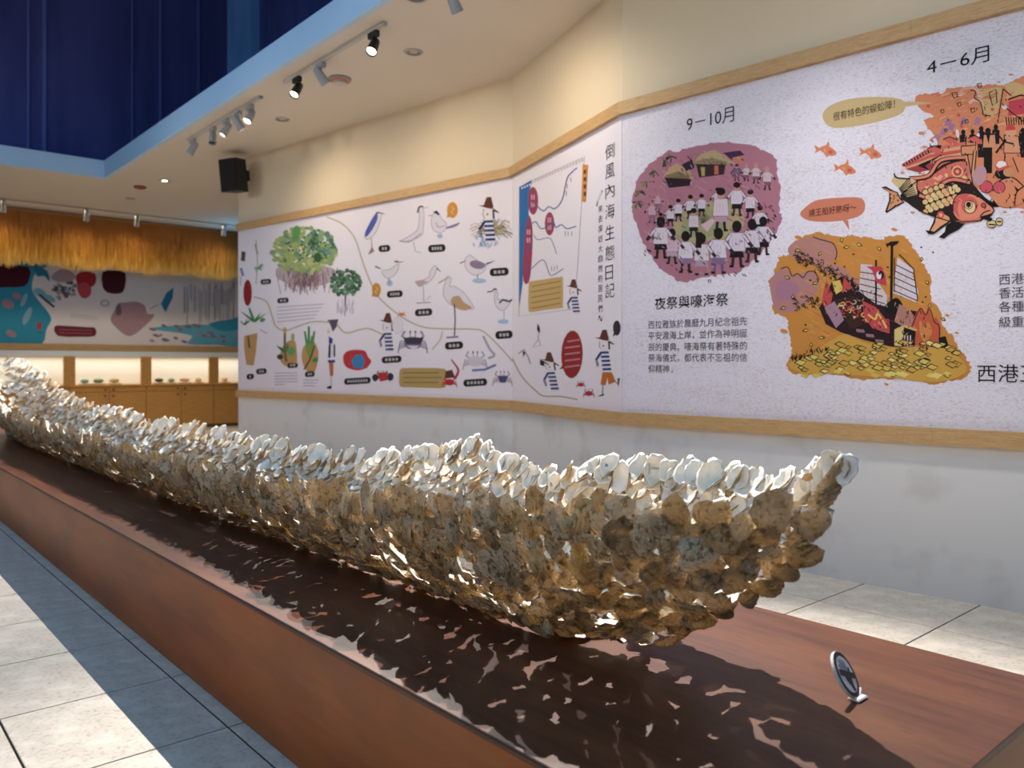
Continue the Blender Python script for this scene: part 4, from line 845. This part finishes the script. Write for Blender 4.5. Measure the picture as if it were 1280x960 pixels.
a = Art(S); a.poly([(305, 420), (322, 416), (320, 440), (317, 457), (308, 456), (305, 435)], 'b98f5c'); leafs(a, 318, 402, 7, 22, G, 3.4); leafs(a, 306, 406, 5, 12, ['44604a', '5a705a'], 2); a.poly([(303, 408), (308, 408), (308, 415), (303, 415)], 'e2dcd8').poly([(311, 403), (319, 403), (319, 414), (312, 414)], 'e2dcd8'); a.ell(328, 400, 3.5, 2.6, '4f9058', rot=-.5); a.line([(310, 420), (312, 435)], 2, '4a4a34'); a.line([(325, 412), (334, 417)], 1, '9a8e98'); put(a, 'potted_plant_drawing', mur1)
a = Art(S); a.blob([(358, 428), (368, 425), (371, 440), (370, 455), (358, 458), (350, 450), (352, 436)], 'b98f5c'); leafs(a, 356, 440, 8, 14, G+['45503f'], 4); a.ell(364, 439, 5, 5, '5f9a5c'); a.ell(350, 446, 4, 3.4, '3a403c'); a.line([(356, 411), (356, 440), (358, 452)], 3.2, '6f6742'); a.ell(356, 413, 2.4, 4, 'b99a64'); a.ell(366, 421, 2.4, 4.6, '9aa66a'); put(a, 'plant_cutting_drawing', mur1)
a = Art(S); a.blob([(386, 428), (392, 426), (398, 440), (396, 458), (390, 468), (382, 462), (377, 448), (379, 434)], 'b98f5c')
for x0, x1, y1 in ((385, 381, 414), (386, 386, 408), (389, 393, 414), (388, 390, 420)): a.line([(x0, 440), (x1, y1)], 3.2, random.choice(G), w1=2.6)
a.blob([(383, 430), (391, 430), (390, 442), (386, 448)], '78944a'); a.line([(393, 432), (388, 448), (380, 462)], 2.2, '5a5230', smooth=True); a.ell(394, 450, 4, 3, '3f8a4c', rot=-.6); put(a, 'green_shoot_drawing', mur1)
a = Art(S); a.ell(309.5, 366, 5.4, 16.5, '8a2424'); put(a, 'title_disc', mur1, 'dark red oval')
a = Art(S); a.poly([(302, 314), (307, 315), (306, 327), (301, 326)], '5a4444').line([(301, 335), (304, 345)], 3, '7a78a8'); a.line([(301, 345), (301, 357)], 1, '9a949a'); put(a, 'edge_figure_drawing', mur1)
# walking girl, boy, etc.
a = Art(S); a.poly([(409, 400), (423, 399), (421, 408), (416, 415), (413, 406)], '55505c').ell(410.5, 414, 2.2, 4, 'd8ccc8').line([(410, 414.5), (412, 415)], 1.4, 'c2664e').poly([(411, 421), (418, 423), (419, 447), (410, 448)], 'd6d0da').poly([(411, 420), (416, 424), (415, 430), (411, 429)], '2f3a80').poly([(411, 430), (413.5, 430), (413, 447), (410, 447)], '23202a').poly([(417, 430), (419, 431), (419, 446), (417, 446)], '23202a').poly([(409.5, 450), (419, 450), (419, 453), (410, 453)], '2a3578').poly([(411, 453), (417, 453), (416.5, 470), (412.5, 470)], 'b06a3c').line([(414, 470), (414, 482)], 1, '9a949c').poly([(409, 483), (415, 482), (414, 486), (409, 486)], '2a2428'); put(a, 'grey_haired_figure_drawing', mur1)
a = Art(S); figure(a, 485, 415, 24, 0); a.ell(497, 407, 7, 11, 'c9c3c8'); a.ell(497, 407, 6.2, 10, 'd9d2d8'); put(a, 'hatted_figure_drawing', mur1, 'person in brown hat and striped top')
a = Art(S)
for q in range(60): an = random.uniform(-3.3, .3); l = random.uniform(14, 28); x, y = 613+random.uniform(-4, 4), 292+random.uniform(-3, 3); a.line([(x, y), (x+l*.7*math.cos(an), y+l*.7*math.sin(an)-2), (x+l*math.cos(an), y+l*math.sin(an)*.8+3)], .9, random.choice(['a39470', '8f7f5c', 'b5a884', '7a6c4e']))
for q in range(40): x, y = random.gauss(610, 8), random.uniform(292, 308); a.line([(x, y), (x+random.uniform(-2, 2), y+4)], 1.4, random.choice(['8aa2c0', '7490b4', 'a7b6c8']))
figure(a, 611, 274, 28, 0); put(a, 'reed_hideout_drawing', mur1, 'hatted person hiding in a clump of dry reeds')
a = Art(S); a.line([(632, 252), (640, 252)], .1, 'd9d2d8')
for x, y, rx, ry in ((565.5, 262.5, 6.8, 10), (470.5, 362.5, 5.6, 9)):
    a = Art(S); a.ell(x, y, rx, ry, 'c3883c'); a.line([(x-1, y-4), (x+2, y-1), (x-2, y+2), (x+1, y+5)], 1.2, 'dcb47c'); a.poly([(x-rx*.9, y+ry*.4), (x-rx*1.05, y+ry*.95), (x-rx*.3, y+ry*.85)], 'c3883c'); put(a, 'orange_badge', mur1)
a = Art(S); crab(a, 502, 393, 5, 'cf7a4a', 'd08a62', eyes=False); put(a, 'small_orange_crab_drawing', mur1)
# birds
BW = 'd5ced6'
def outline(a, pts, w=.9, c='a79fae', fill=BW): a.blob(pts, fill); n = len(pts); a.line([pts[i % n] for i in range(n+1)], w, c, smooth=True)
a = Art(S); outline(a, [(471, 265), (477, 268), (474, 280), (468, 293), (460, 299), (456, 296), (460, 284), (466, 272)]); a.blob([(470, 267), (472, 273), (466, 286), (458, 296), (456, 292), (461, 281)], '4a5aa0'); a.line([(470, 267), (474, 265.5), (481, 268)], 2.2, '3a3c5c', w1=.6); a.line([(464, 298), (465, 312)], 1.2, 'a5807c'); a.poly([(460, 318), (465, 308), (468, 314), (462, 318)], '9a7470'); put(a, 'heron_drawing', mur1, 'standing blue-winged bird')
a = Art(S); outline(a, [(524, 260), (528, 259), (530, 270), (529, 285), (527, 294), (515, 300), (500, 302), (510, 296), (521, 288), (524, 275)]); a.line([(522, 266), (524, 259), (529, 258)], 2, '3c3a40', smooth=True); a.line([(529, 260), (536, 259)], 1.4, 'b09a6a', w1=.5); a.line([(499, 301), (512, 302), (526, 292)], 1.8, 'a79cb4', smooth=True); a.line([(517, 302), (519, 314), (526, 316)], 1, 'a79fa6'); put(a, 'tall_bird_drawing', mur1)
a = Art(S); outline(a, [(541, 268), (547, 266), (552, 273), (558, 280), (556, 288), (548, 291), (541, 286), (539, 276)]); a.poly([(541, 265), (546, 263), (550, 268), (548, 269)], '2c2a30'); a.line([(540, 269), (535, 270)], 1.2, 'a8a090'); a.blob([(558, 284), (566, 281), (575, 278), (570, 283), (559, 286)], '7c7296'); a.line([(545, 278), (548, 284), (556, 282)], 1.3, 'a79cb4', smooth=True); a.ell(550, 295, 3.5, 3, '9fb0c8'); put(a, 'tern_drawing', mur1)
a = Art(S); outline(a, [(478, 338), (486, 337), (494, 332), (498, 330), (498, 336), (492, 345), (484, 348), (478, 342)]); a.line([(469, 333), (476, 336)], 1.8, '3a3a40', w1=1.2); a.line([(493, 327), (498, 327)], 2, '2c2a30'); a.line([(498, 328), (505, 327)], 1.6, 'c0604c', w1=.5); a.ell(487, 354, 4, 4, '9db4cc'); a.line([(486, 348), (487, 355)], 1.6, '7f98b4'); put(a, 'small_tern_drawing', mur1)
a = Art(S); outline(a, [(537, 340), (543, 332), (546, 336), (542, 346), (534, 354), (524, 358), (520, 352), (528, 350), (536, 346)]); a.line([(546, 335), (551, 340)], 1.6, '4a4648', w1=.6); a.poly([(518, 352), (527, 350), (535, 352), (524, 359)], 'b59c9c'); a.line([(529, 358), (530, 378), (538, 370)], .9, '8a8a90'); a.line([(520, 379), (538, 378)], 1.3, 'a88f90'); put(a, 'stork_drawing', mur1)
a = Art(S); outline(a, [(559, 345), (564, 348), (562, 358), (568, 358), (580, 366), (590, 380), (592, 386), (582, 386), (570, 384), (560, 378), (554, 368), (556, 354)]); a.line([(548, 354), (556, 349), (561, 347)], 1.6, 'a5884a', w1=1); a.blob([(565, 372), (574, 370), (580, 378), (590, 384), (582, 388), (572, 386), (564, 380)], 'b59674'); a.line([(568, 380), (569, 400), (568, 420)], 1.6, '4a484c'); a.line([(558, 422), (573, 421)], 2.2, '7c7088'); put(a, 'egret_drawing', mur1, 'tall white egret')
a = Art(S); outline(a, [(582, 322), (587, 319), (592, 322), (600, 328), (608, 331), (604, 340), (594, 344), (586, 340), (581, 332)]); a.blob([(590, 326), (598, 326), (607, 331), (602, 336), (592, 335), (587, 330)], '84748c'); a.line([(575, 329), (582, 326)], 1.6, '8a625c', w1=1.2); a.line([(608, 330), (618, 326)], 2.4, '34323a', w1=.6); a.line([(597, 343), (597, 350)], 1.3, '8f6670'); a.ell(599, 351, 9, 3.2, '9fb6d0'); put(a, 'plover_drawing', mur1)
a = Art(S); outline(a, [(619, 362), (622, 366), (622, 374), (630, 374), (638, 377), (632, 386), (626, 388), (620, 382), (618, 372)]); a.line([(609, 365), (615, 364), (618, 361), (621, 362)], 1.5, '34323a', smooth=True); a.line([(624, 379), (629, 375), (636, 377), (640, 374)], 2, '3a3842', smooth=True); a.line([(630, 388), (630, 400)], 1, 'a0a8b4'); a.ell(629, 402, 7, 3, '9fb6d0'); put(a, 'avocet_drawing', mur1)
# crabs
a = Art(S); crab(a, 516, 429, 18, '6a6476', '8d8698'); a.poly([(504, 422), (530, 422), (526, 430), (508, 430)], '3f3a48'); a.poly([(508, 432), (524, 432), (518, 438)], 'cfc9d2'); put(a, 'purple_crab_drawing', mur1)
a = Art(S); a.blob([(429, 445), (437, 438), (455, 438), (460, 446), (464, 452), (458, 460), (446, 463), (432, 458)], 'b4353c'); crab(a, 447, 452, 12, '3d7eae', 'b5404a', eyes=False); a.poly([(440, 450), (444, 444), (452, 443), (456, 450), (454, 460), (442, 460)], '3d7eae'); put(a, 'red_blue_crab_drawing', mur1)
a = Art(S); crab(a, 478, 471, 9, 'b3343c', '4a4a58'); a.ell(469, 472, 4, 4.5, '33323c'); a.ell(488, 471, 4, 5, '33323c'); a.poly([(472, 466), (484, 465), (485, 475), (475, 477)], 'b3343c'); put(a, 'red_black_crab_drawing', mur1)
a = Art(S); crab(a, 594, 452, 15, 'c6c0c8', 'a59fac'); a.line([(604, 420), (612, 436), (618, 444), (610, 448)], 3, 'a39cac', smooth=True); a.line([(590, 463), (606, 462), (620, 456)], 3, '6a76a0'); put(a, 'fiddler_crab_drawing', mur1)
a = Art(S); crab(a, 628, 474, 12, 'b5a9ae', 'a5968f'); a.poly([(622, 470), (635, 470), (632, 478), (625, 478)], '4a4a78'); put(a, 'grey_crab_drawing', mur1)
a = Art(S); crab(a, 562, 478, 9, 'b02c34', 'b02c34'); a.poly([(557, 464), (565, 462), (569, 472), (556, 473)], '5f3328'); a.line([(568, 474), (573, 463), (566, 452), (564, 449)], 3.4, 'b02c34', smooth=True, w1=1); put(a, 'red_hat_crab_drawing', mur1)
a = Art(S); a.blob([(500, 462), (506, 460), (530, 460), (556, 461), (558, 470), (557, 484), (540, 485), (510, 484), (500, 483), (499, 472)], 'b0945e', sub=2)
for y in range(3): a.line([(504, 466+y*6), (548 if y != 1 else 552, 466+y*6)], 1.6, '8a7246')
put(a, 'caption_box', mur1, 'tan caption box beside the red crab')
for rows in ([((346, 384+y*4.6), (405-y*3, 380+y*4.4), 1.4, 'b9b1b8') for y in range(5)], [((343, 466.5+y*3.6), (372 if y < 4 else 356, 466+y*3.6), 1.1, 'aaa3b2') for y in range(5)], [((379, 475+y*3.6), (398-y*2, 475+y*3.6), 1.1, 'aaa3b2') for y in range(3)]):
    a = Art(S)
    for p, q, w_, c in rows: a.line([p, q], w_, c)
    put(a, 'small_print', mur1)
# ------------------------------------------------------------------ far end of the room
# printed back-wall mural, seen under the thatch
def bz(v, u=150, y=YB): k = (u-640)/FPX; zc = y/(-k*SN+CS); return EYE-(v-HOR)*zc/FPX
def bx(u, y=YB): k = (u-640)/FPX; return y*(k*CS+SN)/(-k*SN+CS)
S = SECB
mur4 = panel(S, 9.0, 15.4, 1.67, 3.55, paper('mural_paper_back', 'dcd6dc', 'd0c8d0', .3), 'blue and white coast-map mural under the thatch at the far end')
a = Art(S)
a.blob([(-30, 300), (60, 305), (62, 330), (45, 340), (40, 360), (48, 375), (60, 390), (64, 400), (58, 412), (52, 430), (20, 429), (-30, 428)], '3a96b8'); a.blob([(40, 328), (50, 333), (60, 340), (62, 352), (55, 345), (46, 345)], '2f7ea6')
for x, y, rx, ry in ((21, 370, 6, 4), (10, 380, 8, 6), (14, 417, 7, 4), (30, 375, 3, 9), (34, 395, 4, 12)): a.ell(x, y, rx, ry, 'a78a94' if rx > 4 else '8db4cc', rot=.4)
for x, y, rx, ry in ((50, 366, 9, 5), (62, 373, 8, 4)): a.ell(x, y, rx, ry, '7fb6cc', rot=.5)
a.line([(49, 368), (58, 376), (68, 384)], 3, '4c4850'); a.poly([(46, 403), (52, 403), (52, 412), (46, 412)], 'b04a58'); a.line([(46, 415), (53, 416)], 1.2, '5a5a60')
a.blob([(-20, 330), (10, 331), (36, 334), (37, 348), (30, 358), (10, 359), (-20, 357)], '4a1a2a', sub=2)
for q in range(40): x, y = random.gauss(83, 8), random.gauss(362, 7); a.ell(x, y, random.uniform(1.5, 4), random.uniform(1.5, 3.5), random.choice(['8a8494', '6a6474', '5a5462', 'a8a0ac']), n=7)
a.blob([(64, 345), (80, 335), (94, 345), (88, 352), (70, 352)], 'b09aa4'); a.blob([(96, 343), (108, 339), (119, 342), (120, 353), (112, 360), (97, 356)], 'a83440', sub=2); a.blob([(97, 357), (106, 353), (114, 360), (112, 370), (104, 373), (98, 366)], 'c2505c')
a.blob([(128, 340), (142, 338), (157, 341), (156, 360), (150, 367), (135, 366), (128, 358)], '4a1e28', sub=2)
a.ell(131, 379, 6, 4.5, 'b9a9b0'); a.ell(131, 379, 4, 2.6, 'dcd6dc')
a.blob([(68, 408), (80, 407), (110, 409), (119, 410), (119, 420), (100, 421), (72, 420)], '74303e', sub=2)
for y in (412, 416): a.line([(74, y), (115, y+1)], .8, 'a06a74')
a.blob([(138, 400), (145, 385), (148, 379), (158, 378), (170, 377), (181, 382), (184, 392), (193, 393), (187, 402), (176, 412), (168, 418), (160, 420), (150, 414)], 'b08e9a'); a.blob([(145, 384), (150, 380), (152, 392), (146, 394)], '7a6470')
a.poly([(201, 380), (208, 366), (217, 359), (216, 372), (211, 382), (207, 391)], '2f7ea6'); a.line([(187, 386), (198, 381)], 1.6, 'b3aab4')
for q in range(70): x = random.uniform(230, 297); y = random.uniform(352, 366); a.line([(x, y), (x, y+random.uniform(14, 46))], random.uniform(.8, 2), random.choice(['a9abba', 'b9bac8', '989cae', 'c9c9d4']))
a.blob([(186, 411), (205, 408), (230, 406), (245, 405), (262, 406), (266, 403), (285, 400), (300, 395), (320, 390), (320, 432), (270, 431), (235, 430), (240, 420), (215, 415)], '62aecb')
a.blob([(262, 406), (270, 402), (296, 398), (310, 395), (310, 408), (280, 414)], '3a96b8')
for q in range(26): x = random.uniform(190, 300); y = random.uniform(406, 428); a.ell(x, y, random.uniform(2, 5), 1.6, random.choice(['9a6a84', 'b088a0', '8a6a8c']), rot=.3)
for y in range(5): a.line([(88, 392+y*1.2), (122, 396+y*1.2)], .5, 'c9c1c7')
put(a, 'coast_map_drawing', mur4)
rb = MB(); rb.box(1.0, 8, YB-.05, YB-.0005, 1.55, 1.668); o = rb.build('trim_4', m_oak); tag(o, kind='structure')
# thatch valance
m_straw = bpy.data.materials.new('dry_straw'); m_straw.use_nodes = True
def _straw():   # lamp glow on the tips and shade at the top put into the colour
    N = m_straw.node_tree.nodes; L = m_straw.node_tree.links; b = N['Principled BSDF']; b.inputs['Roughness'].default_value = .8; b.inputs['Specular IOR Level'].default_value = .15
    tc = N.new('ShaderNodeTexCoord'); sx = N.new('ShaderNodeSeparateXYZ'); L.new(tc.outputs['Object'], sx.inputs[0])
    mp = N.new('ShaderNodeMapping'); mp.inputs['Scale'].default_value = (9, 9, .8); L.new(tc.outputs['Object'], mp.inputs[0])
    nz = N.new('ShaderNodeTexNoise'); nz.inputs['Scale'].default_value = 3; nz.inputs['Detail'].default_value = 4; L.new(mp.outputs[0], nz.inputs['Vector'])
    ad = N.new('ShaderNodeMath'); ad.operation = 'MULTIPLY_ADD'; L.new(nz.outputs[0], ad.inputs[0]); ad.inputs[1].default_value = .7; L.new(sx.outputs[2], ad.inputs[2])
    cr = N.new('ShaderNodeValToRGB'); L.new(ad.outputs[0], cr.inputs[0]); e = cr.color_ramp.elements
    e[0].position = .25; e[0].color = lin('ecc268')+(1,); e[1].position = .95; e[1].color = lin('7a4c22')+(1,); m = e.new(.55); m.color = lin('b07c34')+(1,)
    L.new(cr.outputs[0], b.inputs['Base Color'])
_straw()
m_darkwood = mat('brown_batten', '7a5228', .5, .3)
TY0 = YB-.55
va = empty('thatch_valance', (1.0, TY0, 3.1)); tag(va, 'golden dry-straw thatch fringe hung below the ceiling at the far end', 'thatch')
b = MB(); b.box(0, 6.5, -.03, .03, .86, .955); b.build('batten', m_darkwood, va)
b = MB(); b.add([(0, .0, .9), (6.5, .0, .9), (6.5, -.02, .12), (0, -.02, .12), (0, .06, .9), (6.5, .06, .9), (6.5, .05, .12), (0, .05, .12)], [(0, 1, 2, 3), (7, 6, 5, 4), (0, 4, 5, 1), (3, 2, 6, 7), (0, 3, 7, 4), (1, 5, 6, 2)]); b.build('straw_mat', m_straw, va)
vs = []; fs = []
for q in range(9000):
    x = random.uniform(0, 6.5); z1 = random.choice([.9, .9, random.uniform(.3, .9)]); clump = .5+.5*math.sin(x*5.1)+.3*math.sin(x*13)
    z0 = random.uniform(-.04, .16)-.09*clump*random.random(); yy = -.02-random.uniform(0, .10); w_ = random.uniform(.004, .010); dx = random.gauss(0, .035); bow = random.uniform(.0, .05)
    n = len(vs); zm = (z0+z1)/2
    vs += [(x, yy+.02, z1), (x+w_, yy+.02, z1), (x+dx*.5, yy-bow, zm), (x+dx*.5+w_, yy-bow, zm), (x+dx, yy-bow*.4, z0), (x+dx+w_*.5, yy-bow*.4, z0)]
    fs += [(n, n+1, n+3, n+2), (n+2, n+3, n+5, n+4)]
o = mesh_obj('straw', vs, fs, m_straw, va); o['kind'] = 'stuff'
# display counter: cabinet units with drawers and doors, posts, lit display niche
m_cab = mat('oak_veneer_cabinet', 'c08c4c', .5, .3, noise=('a8783c', 5, .45, .75, (1, 1, 10)))
m_niche = mat('niche_white', 'e4e2d6', .7, .2); m_knob = mat('knob_dark', '6b4a26', .4, .4)
CY = YB-.62
posts_u = (-8, 87, 183, 267.5, 345)
px_ = [bx(u, CY) for u in posts_u]
NIC = ['leftmost', 'second', 'third', 'rightmost']
names_c = ['oak display cabinet at the far end, behind the raised stern of the boat', 'oak display cabinet below the pink shell shape on the far mural', 'oak display cabinet below the blue feather on the far mural', 'oak display cabinet cut off by the right-hand wall corner']
for i in range(4):
    x0, x1 = px_[i]+.002, px_[i+1]-.002; wd = x1-x0
    c = empty('display_cabinet', (x0, CY, 0)); tag(c, names_c[i], 'cabinet', 'far display cabinets')
    b = MB(); b.box(0, wd, .03, .61, .002, .06); b.build('plinth', m_knob, c)
    b = MB(); b.box(0, wd, .02, .615, .06, .86); b.build('body', m_cab, c)
    b = MB(); b.box(-.001, wd+.001, -.015, .615, .861, .9, bev=.004); b.build('top', m_cab, c)
    for s_ in (0, 1):
        a0 = .01+s_*(wd/2); a1 = a0+wd/2-.02
        b = MB(); b.box(a0, a1, 0, .0195, .765, .85, bev=.003); dr = b.build('drawer', m_cab, c)
        b = MB(); b.lathe([(.010, 0), (.010, .012), (.020, .02), (.018, .03)], 12, Matrix.Translation((a1-.06 if s_ == 0 else a0+.06, 0, .81)) @ Matrix.Rotation(math.pi/2, 4, 'X')); b.build('knob', m_knob, dr)
        b = MB(); b.box(a0, a1, 0, .0195, .07, .755, bev=.003); do = b.build('door', m_cab, c)
        b = MB(); b.lathe([(.010, 0), (.010, .012), (.020, .02), (.018, .03)], 12, Matrix.Translation((a1-.06 if s_ == 0 else a0+.06, 0, .69)) @ Matrix.Rotation(math.pi/2, 4, 'X')); b.build('knob', m_knob, do)
pn = ['oak post between the stern of the boat and the second far cabinet', 'oak post below the blue feather of the far mural', 'oak post nearest the corner of the bird mural wall']
for i, u in enumerate((87, 183, 267.5)):
    x = bx(u, CY); b = MB(); b.box(-.095, .095, 0, .06, 0, .53, bev=.004); o = b.build('display_post', m_cab); o.location = (x, CY+.0, .9005); tag(o, pn[i], 'post', 'far display posts')
o = empty('display_canopy', (.8, CY+.01, 1.4315)); tag(o, 'white strip canopy and back panel of the far display counter', 'canopy')
b = MB(); b.box(0, 7.2, 0, .59, 0, .10, bev=.004); b.build('canopy_board', mat('canopy_white', 'd9dde0', .4, .4), o)
b = MB(); b.box(0, 7.2, .585, .605, -.53, -.001); b.build('back_panel', m_niche, o)
add_light('counter_led', 'AREA', (4.2, CY+.33, 1.425), (4.2, CY+.33, 0), 24, (1, .97, .88), shape='RECTANGLE', size=6.5, size_y=.3)
add_light('thatch_wash', 'AREA', (3.6, TY0-.75, ZC-.05), (3.6, TY0+.15, 1.9), 15, (1, .84, .62), shape='RECTANGLE', size=5.5, size_y=.05)  # added strip light without a fitting, evening out the straw and brightening the mural
# objects lying in the display
m_obj = [mat('exhibit_green', '6e8a5a', .6), mat('exhibit_teal', '6f9494', .6), mat('exhibit_straw', 'b89a5a', .7), mat('exhibit_pink', 'c9a08c', .6), mat('exhibit_dark', '4a4a40', .6)]
items = [(53, 0, 'dark green model lying in the display, just behind the stern', 1.0), (106, 1, 'teal model on the far display, leftmost on its base board', .8), (123, 0, 'low green model in the middle of the base board', 1.0), (143, 2, 'straw yellow model at the right end of the base board', 1.0), (199, 4, 'dark model boat on a white base between two oak posts', .9), (214, 0, 'small green model beside the dark model boat', .7), (231, 3, 'pinkish flat model on a pale base, left of the last oak post', 1.0), (248, 2, 'small straw model next to the pinkish flat model', .7), (281, 3, 'pale model at the corner by the bird mural wall', .8)]
for u, k, lb, sc in items:
    x = bx(u, CY+.25); root = empty('exhibit_model', (x, CY+.25, .9)); tag(root, lb, 'model', 'far display models')
    b = MB(); b.box(-.11*sc, .11*sc, -.08, .08, .001, .025, bev=.004); b.build('base', mat('exhibit_base', 'c2a987', .6), root)
    b = MB(); vs = []
    for z, s1, s2 in ((.026, .07, .03), (.05, .095, .05), (.075, .08, .045), (.095, .03, .02)):
        for i in range(10): an = 2*math.pi*i/10; rr = 1+.18*random.uniform(-1, 1); vs.append((s1*sc*rr*math.cos(an), s2*rr*math.sin(an), z*(.8+.3*sc)+(.012*math.cos(an)**2)))
    fs = [tuple(range(9, -1, -1)), tuple(range(30, 40))]+[(r*10+i, r*10+(i+1) % 10, r*10+10+(i+1) % 10, r*10+10+i) for r in range(3) for i in range(10)]
    b.add(vs, fs); b.build('body', m_obj[k], root)
# track heads washing the thatch
track(bx(-20, TY0-.75), bx(300, TY0-.75), 'ceiling track rail along the thatch fringe at the far end', x=TY0-.75, along='x')
for u, lb, lit in ((4, 'spotlight on the far thatch track at the left edge', 1), (108, 'spotlight on the far thatch track, second from the left edge', 1), (171, 'spotlight on the far thatch track over the pink shell shape', 1), (280, 'bluish lit spotlight on the far thatch track by the wall corner', 1)):
    x = bx(u, TY0-.75); spot((x, TY0-.75, ZC), (x+.05, TY0+.1, 2.6), lb, m_grey, False, 17, (1, .78, .46), 130, 1.0)
    # the heads face away from the room, their lenses are turned to the straw
add_light('passage_blue_screen', 'AREA', (bx(296, TY0-1.2)+.5, TY0-1.0, 3.2), (bx(285, TY0-.75), TY0-.8, ZC), 6, (.1, .55, 1), shape='DISK', size=.25)
# ------------------------------------------------------------------ ceiling fittings
m_trimring = mat('downlight_ring', 'b9b4ac', .4, .5); m_dark = mat('downlight_inside', '6a645c', .35, .6)
def downlight(u, v, lb, lit=False, r=.085):
    p = on_z(u, v, ZC); root = empty('downlight', (p.x, p.y, ZC)); tag(root, lb, 'downlight', 'recessed downlights')
    b = MB(); b.lathe([(r*.78, -.002), (r*.8, -.010), (r, -.008), (r, -.0005)], 24, cap=False); b.build('ring', m_trimring, root, smooth=True)
    b = MB(); b.lathe([(r*.8, -.003), (r*.5, -.0018), (r*.45, -.001)], 24, cap=False); b.build('reflector', m_dark, root)
    if lit: add_light('downlight_beam', 'SPOT', (p.x, p.y, ZC-.03), (p.x, p.y, 0), 420, (1, .88, .70), spot_size=2.4, spot_blend=.8, shadow_soft_size=.05)
    b = MB(); b.lathe([(r*.45, -.0012), (r*.3, -.006), (.001, -.008)], 20, cap=False); b.build('bulb', m_lens if lit else m_trimring, root, smooth=True)
downlight(517, 65, 'unlit recessed downlight nearest the top edge'); downlight(353, 149, 'unlit recessed downlight above the green mangrove drawing'); downlight(206, 226, 'small lit recessed downlight left of the loudspeaker', True); downlight(521, -3, 'recessed downlight cut off by the top edge'); downlight(163, 248, 'small recessed downlight above the thatch fringe')
p = on_z(425, 98, ZC); root = empty('smoke_detector', (p.x, p.y, ZC)); tag(root, 'round grey smoke detector with an orange line beside the track lamp', 'smoke detector')
b = MB(); b.lathe([(.11, -.0005), (.11, -.02), (.095, -.03)], 24); b.build('base', m_grey, root, smooth=False)
b = MB(); b.lathe([(.07, -.0305), (.065, -.055), (.03, -.062)], 24); b.build('sensor_head', m_trimring, root)
b = MB(); b.lathe([(.0965, -.0295), (.09, -.034), (.08, -.0345)], 24, cap=False); b.build('orange_ring', mat('orange_line', 'd0662e', .5), root)
p = on_z(175, 233, ZC); b = MB(); b.lathe([(.09, -.0005), (.09, -.025), (.05, -.04)], 18); o = b.build('fire_alarm', mat('alarm_red', '8f4a3a', .5)); o.location = (p.x, p.y, ZC); tag(o, 'small reddish round alarm on the ceiling above the thatch', 'alarm')
# ------------------------------------------------------------------ loudspeaker
w0 = SEC[0]; s_, z_ = w0.sz(318, 212); base = w0.pt(.36, 3.755, .27)
sp = empty('loudspeaker', base, (0, 0, math.atan2(w0.n.y, w0.n.x)+math.pi/2)); sp.rotation_euler = (.12, 0, math.atan2(w0.n.y, w0.n.x)+math.pi/2+.25); bpy.context.view_layer.update(); tag(sp, 'black wall-mounted loudspeaker under the ceiling at the far wall corner', 'loudspeaker')
b = MB(); pts = [(-.15, -.11), (.15, -.11), (.10, .12), (-.10, .12)]; b.prism(pts, -.21, .21); b.build('cabinet', m_black, sp)
b = MB(); b.box(-.14, .14, -.122, -.1101, -.20, .20, bev=.006); b.build('grille', mat('speaker_cloth', '2a2728', .9, .1), sp)
b = MB(); b.tube((0, .12, 0), (.02, .2, .02), .02); b.box(-.05, .07, .185, .2, -.06, .08); b.build('bracket', m_black, sp)
# ------------------------------------------------------------------ do-not-touch disc on the platform
sg = empty('sign_disc', (1.978, .952, PZ)); tag(sg, 'small round black and white no-touching sign standing on the platform', 'sign')
nrm = Vector((.20, -.84, .50)).normalized(); upv = (Vector((-.02, .085, .10)).normalized()); upv = (upv-nrm*upv.dot(nrm)).normalized(); rt = upv.cross(nrm)
R_ = .058; MS = Matrix((rt, upv, nrm)).transposed().to_4x4(); MS.translation = upv*R_*1.02+Vector((0, 0, .006))
m_sw = mat('sign_white', 'e2dfe0', .5, .4); m_sk = mat('sign_black', '231c1e', .45, .4); m_sl = mat('sign_lilac_white', 'e6e2ee', .5)
b = MB(); b.lathe([(R_*.99, -.008), (R_, -.007), (R_, -.0012), (R_*.99, -.0002)], 40, MS); b.build('disc', m_sw, sg)
b = MB(); b.lathe([(R_*.97, .0), (R_*.97, .0006)], 40, MS); b.build('black_face', m_sk, sg)
def flat(name, pts, h, m):
    bb = MB(); n = len(pts); bb.add([MS @ Vector((x*R_, y*R_, h)) for x, y in pts], [tuple(range(n))]); return bb.build(name, m, sg)
flat('light_field', [(.78*math.cos(2*math.pi*i/36), .78*math.sin(2*math.pi*i/36)) for i in range(36)], .0009, m_sl)
for q in range(4): x = -.27+q*.175; l = (.52, .68, .66, .50)[q]; flat('hand_finger', [(x-.052, .0), (x+.052, .0), (x+.048+.03*(q-1.5), l), (x-.048+.03*(q-1.5), l)], .0012, m_sk)
flat('hand_palm', [(-.33, .05), (.31, .05), (.28, -.25), (.14, -.50), (.14, -.74), (-.16, -.74), (-.16, -.50), (-.33, -.2)], .0012, m_sk)
flat('hand_thumb', [(.24, -.26), (.56, .10), (.48, .20), (.24, .0)], .0012, m_sk)
flat('slash_bar', [(-.74, .18), (-.62, .42), (.74, -.18), (.62, -.42)], .0014, m_sk)
b = MB(); b.box(-.024, .024, -.012, .018, .0004, .008, bev=.003); b.build('foot', m_sw, sg)
b = MB(); b.tube((.012, .004, .006), (.034, .012, .016), .0035); b.build('clip', m_sw, sg)
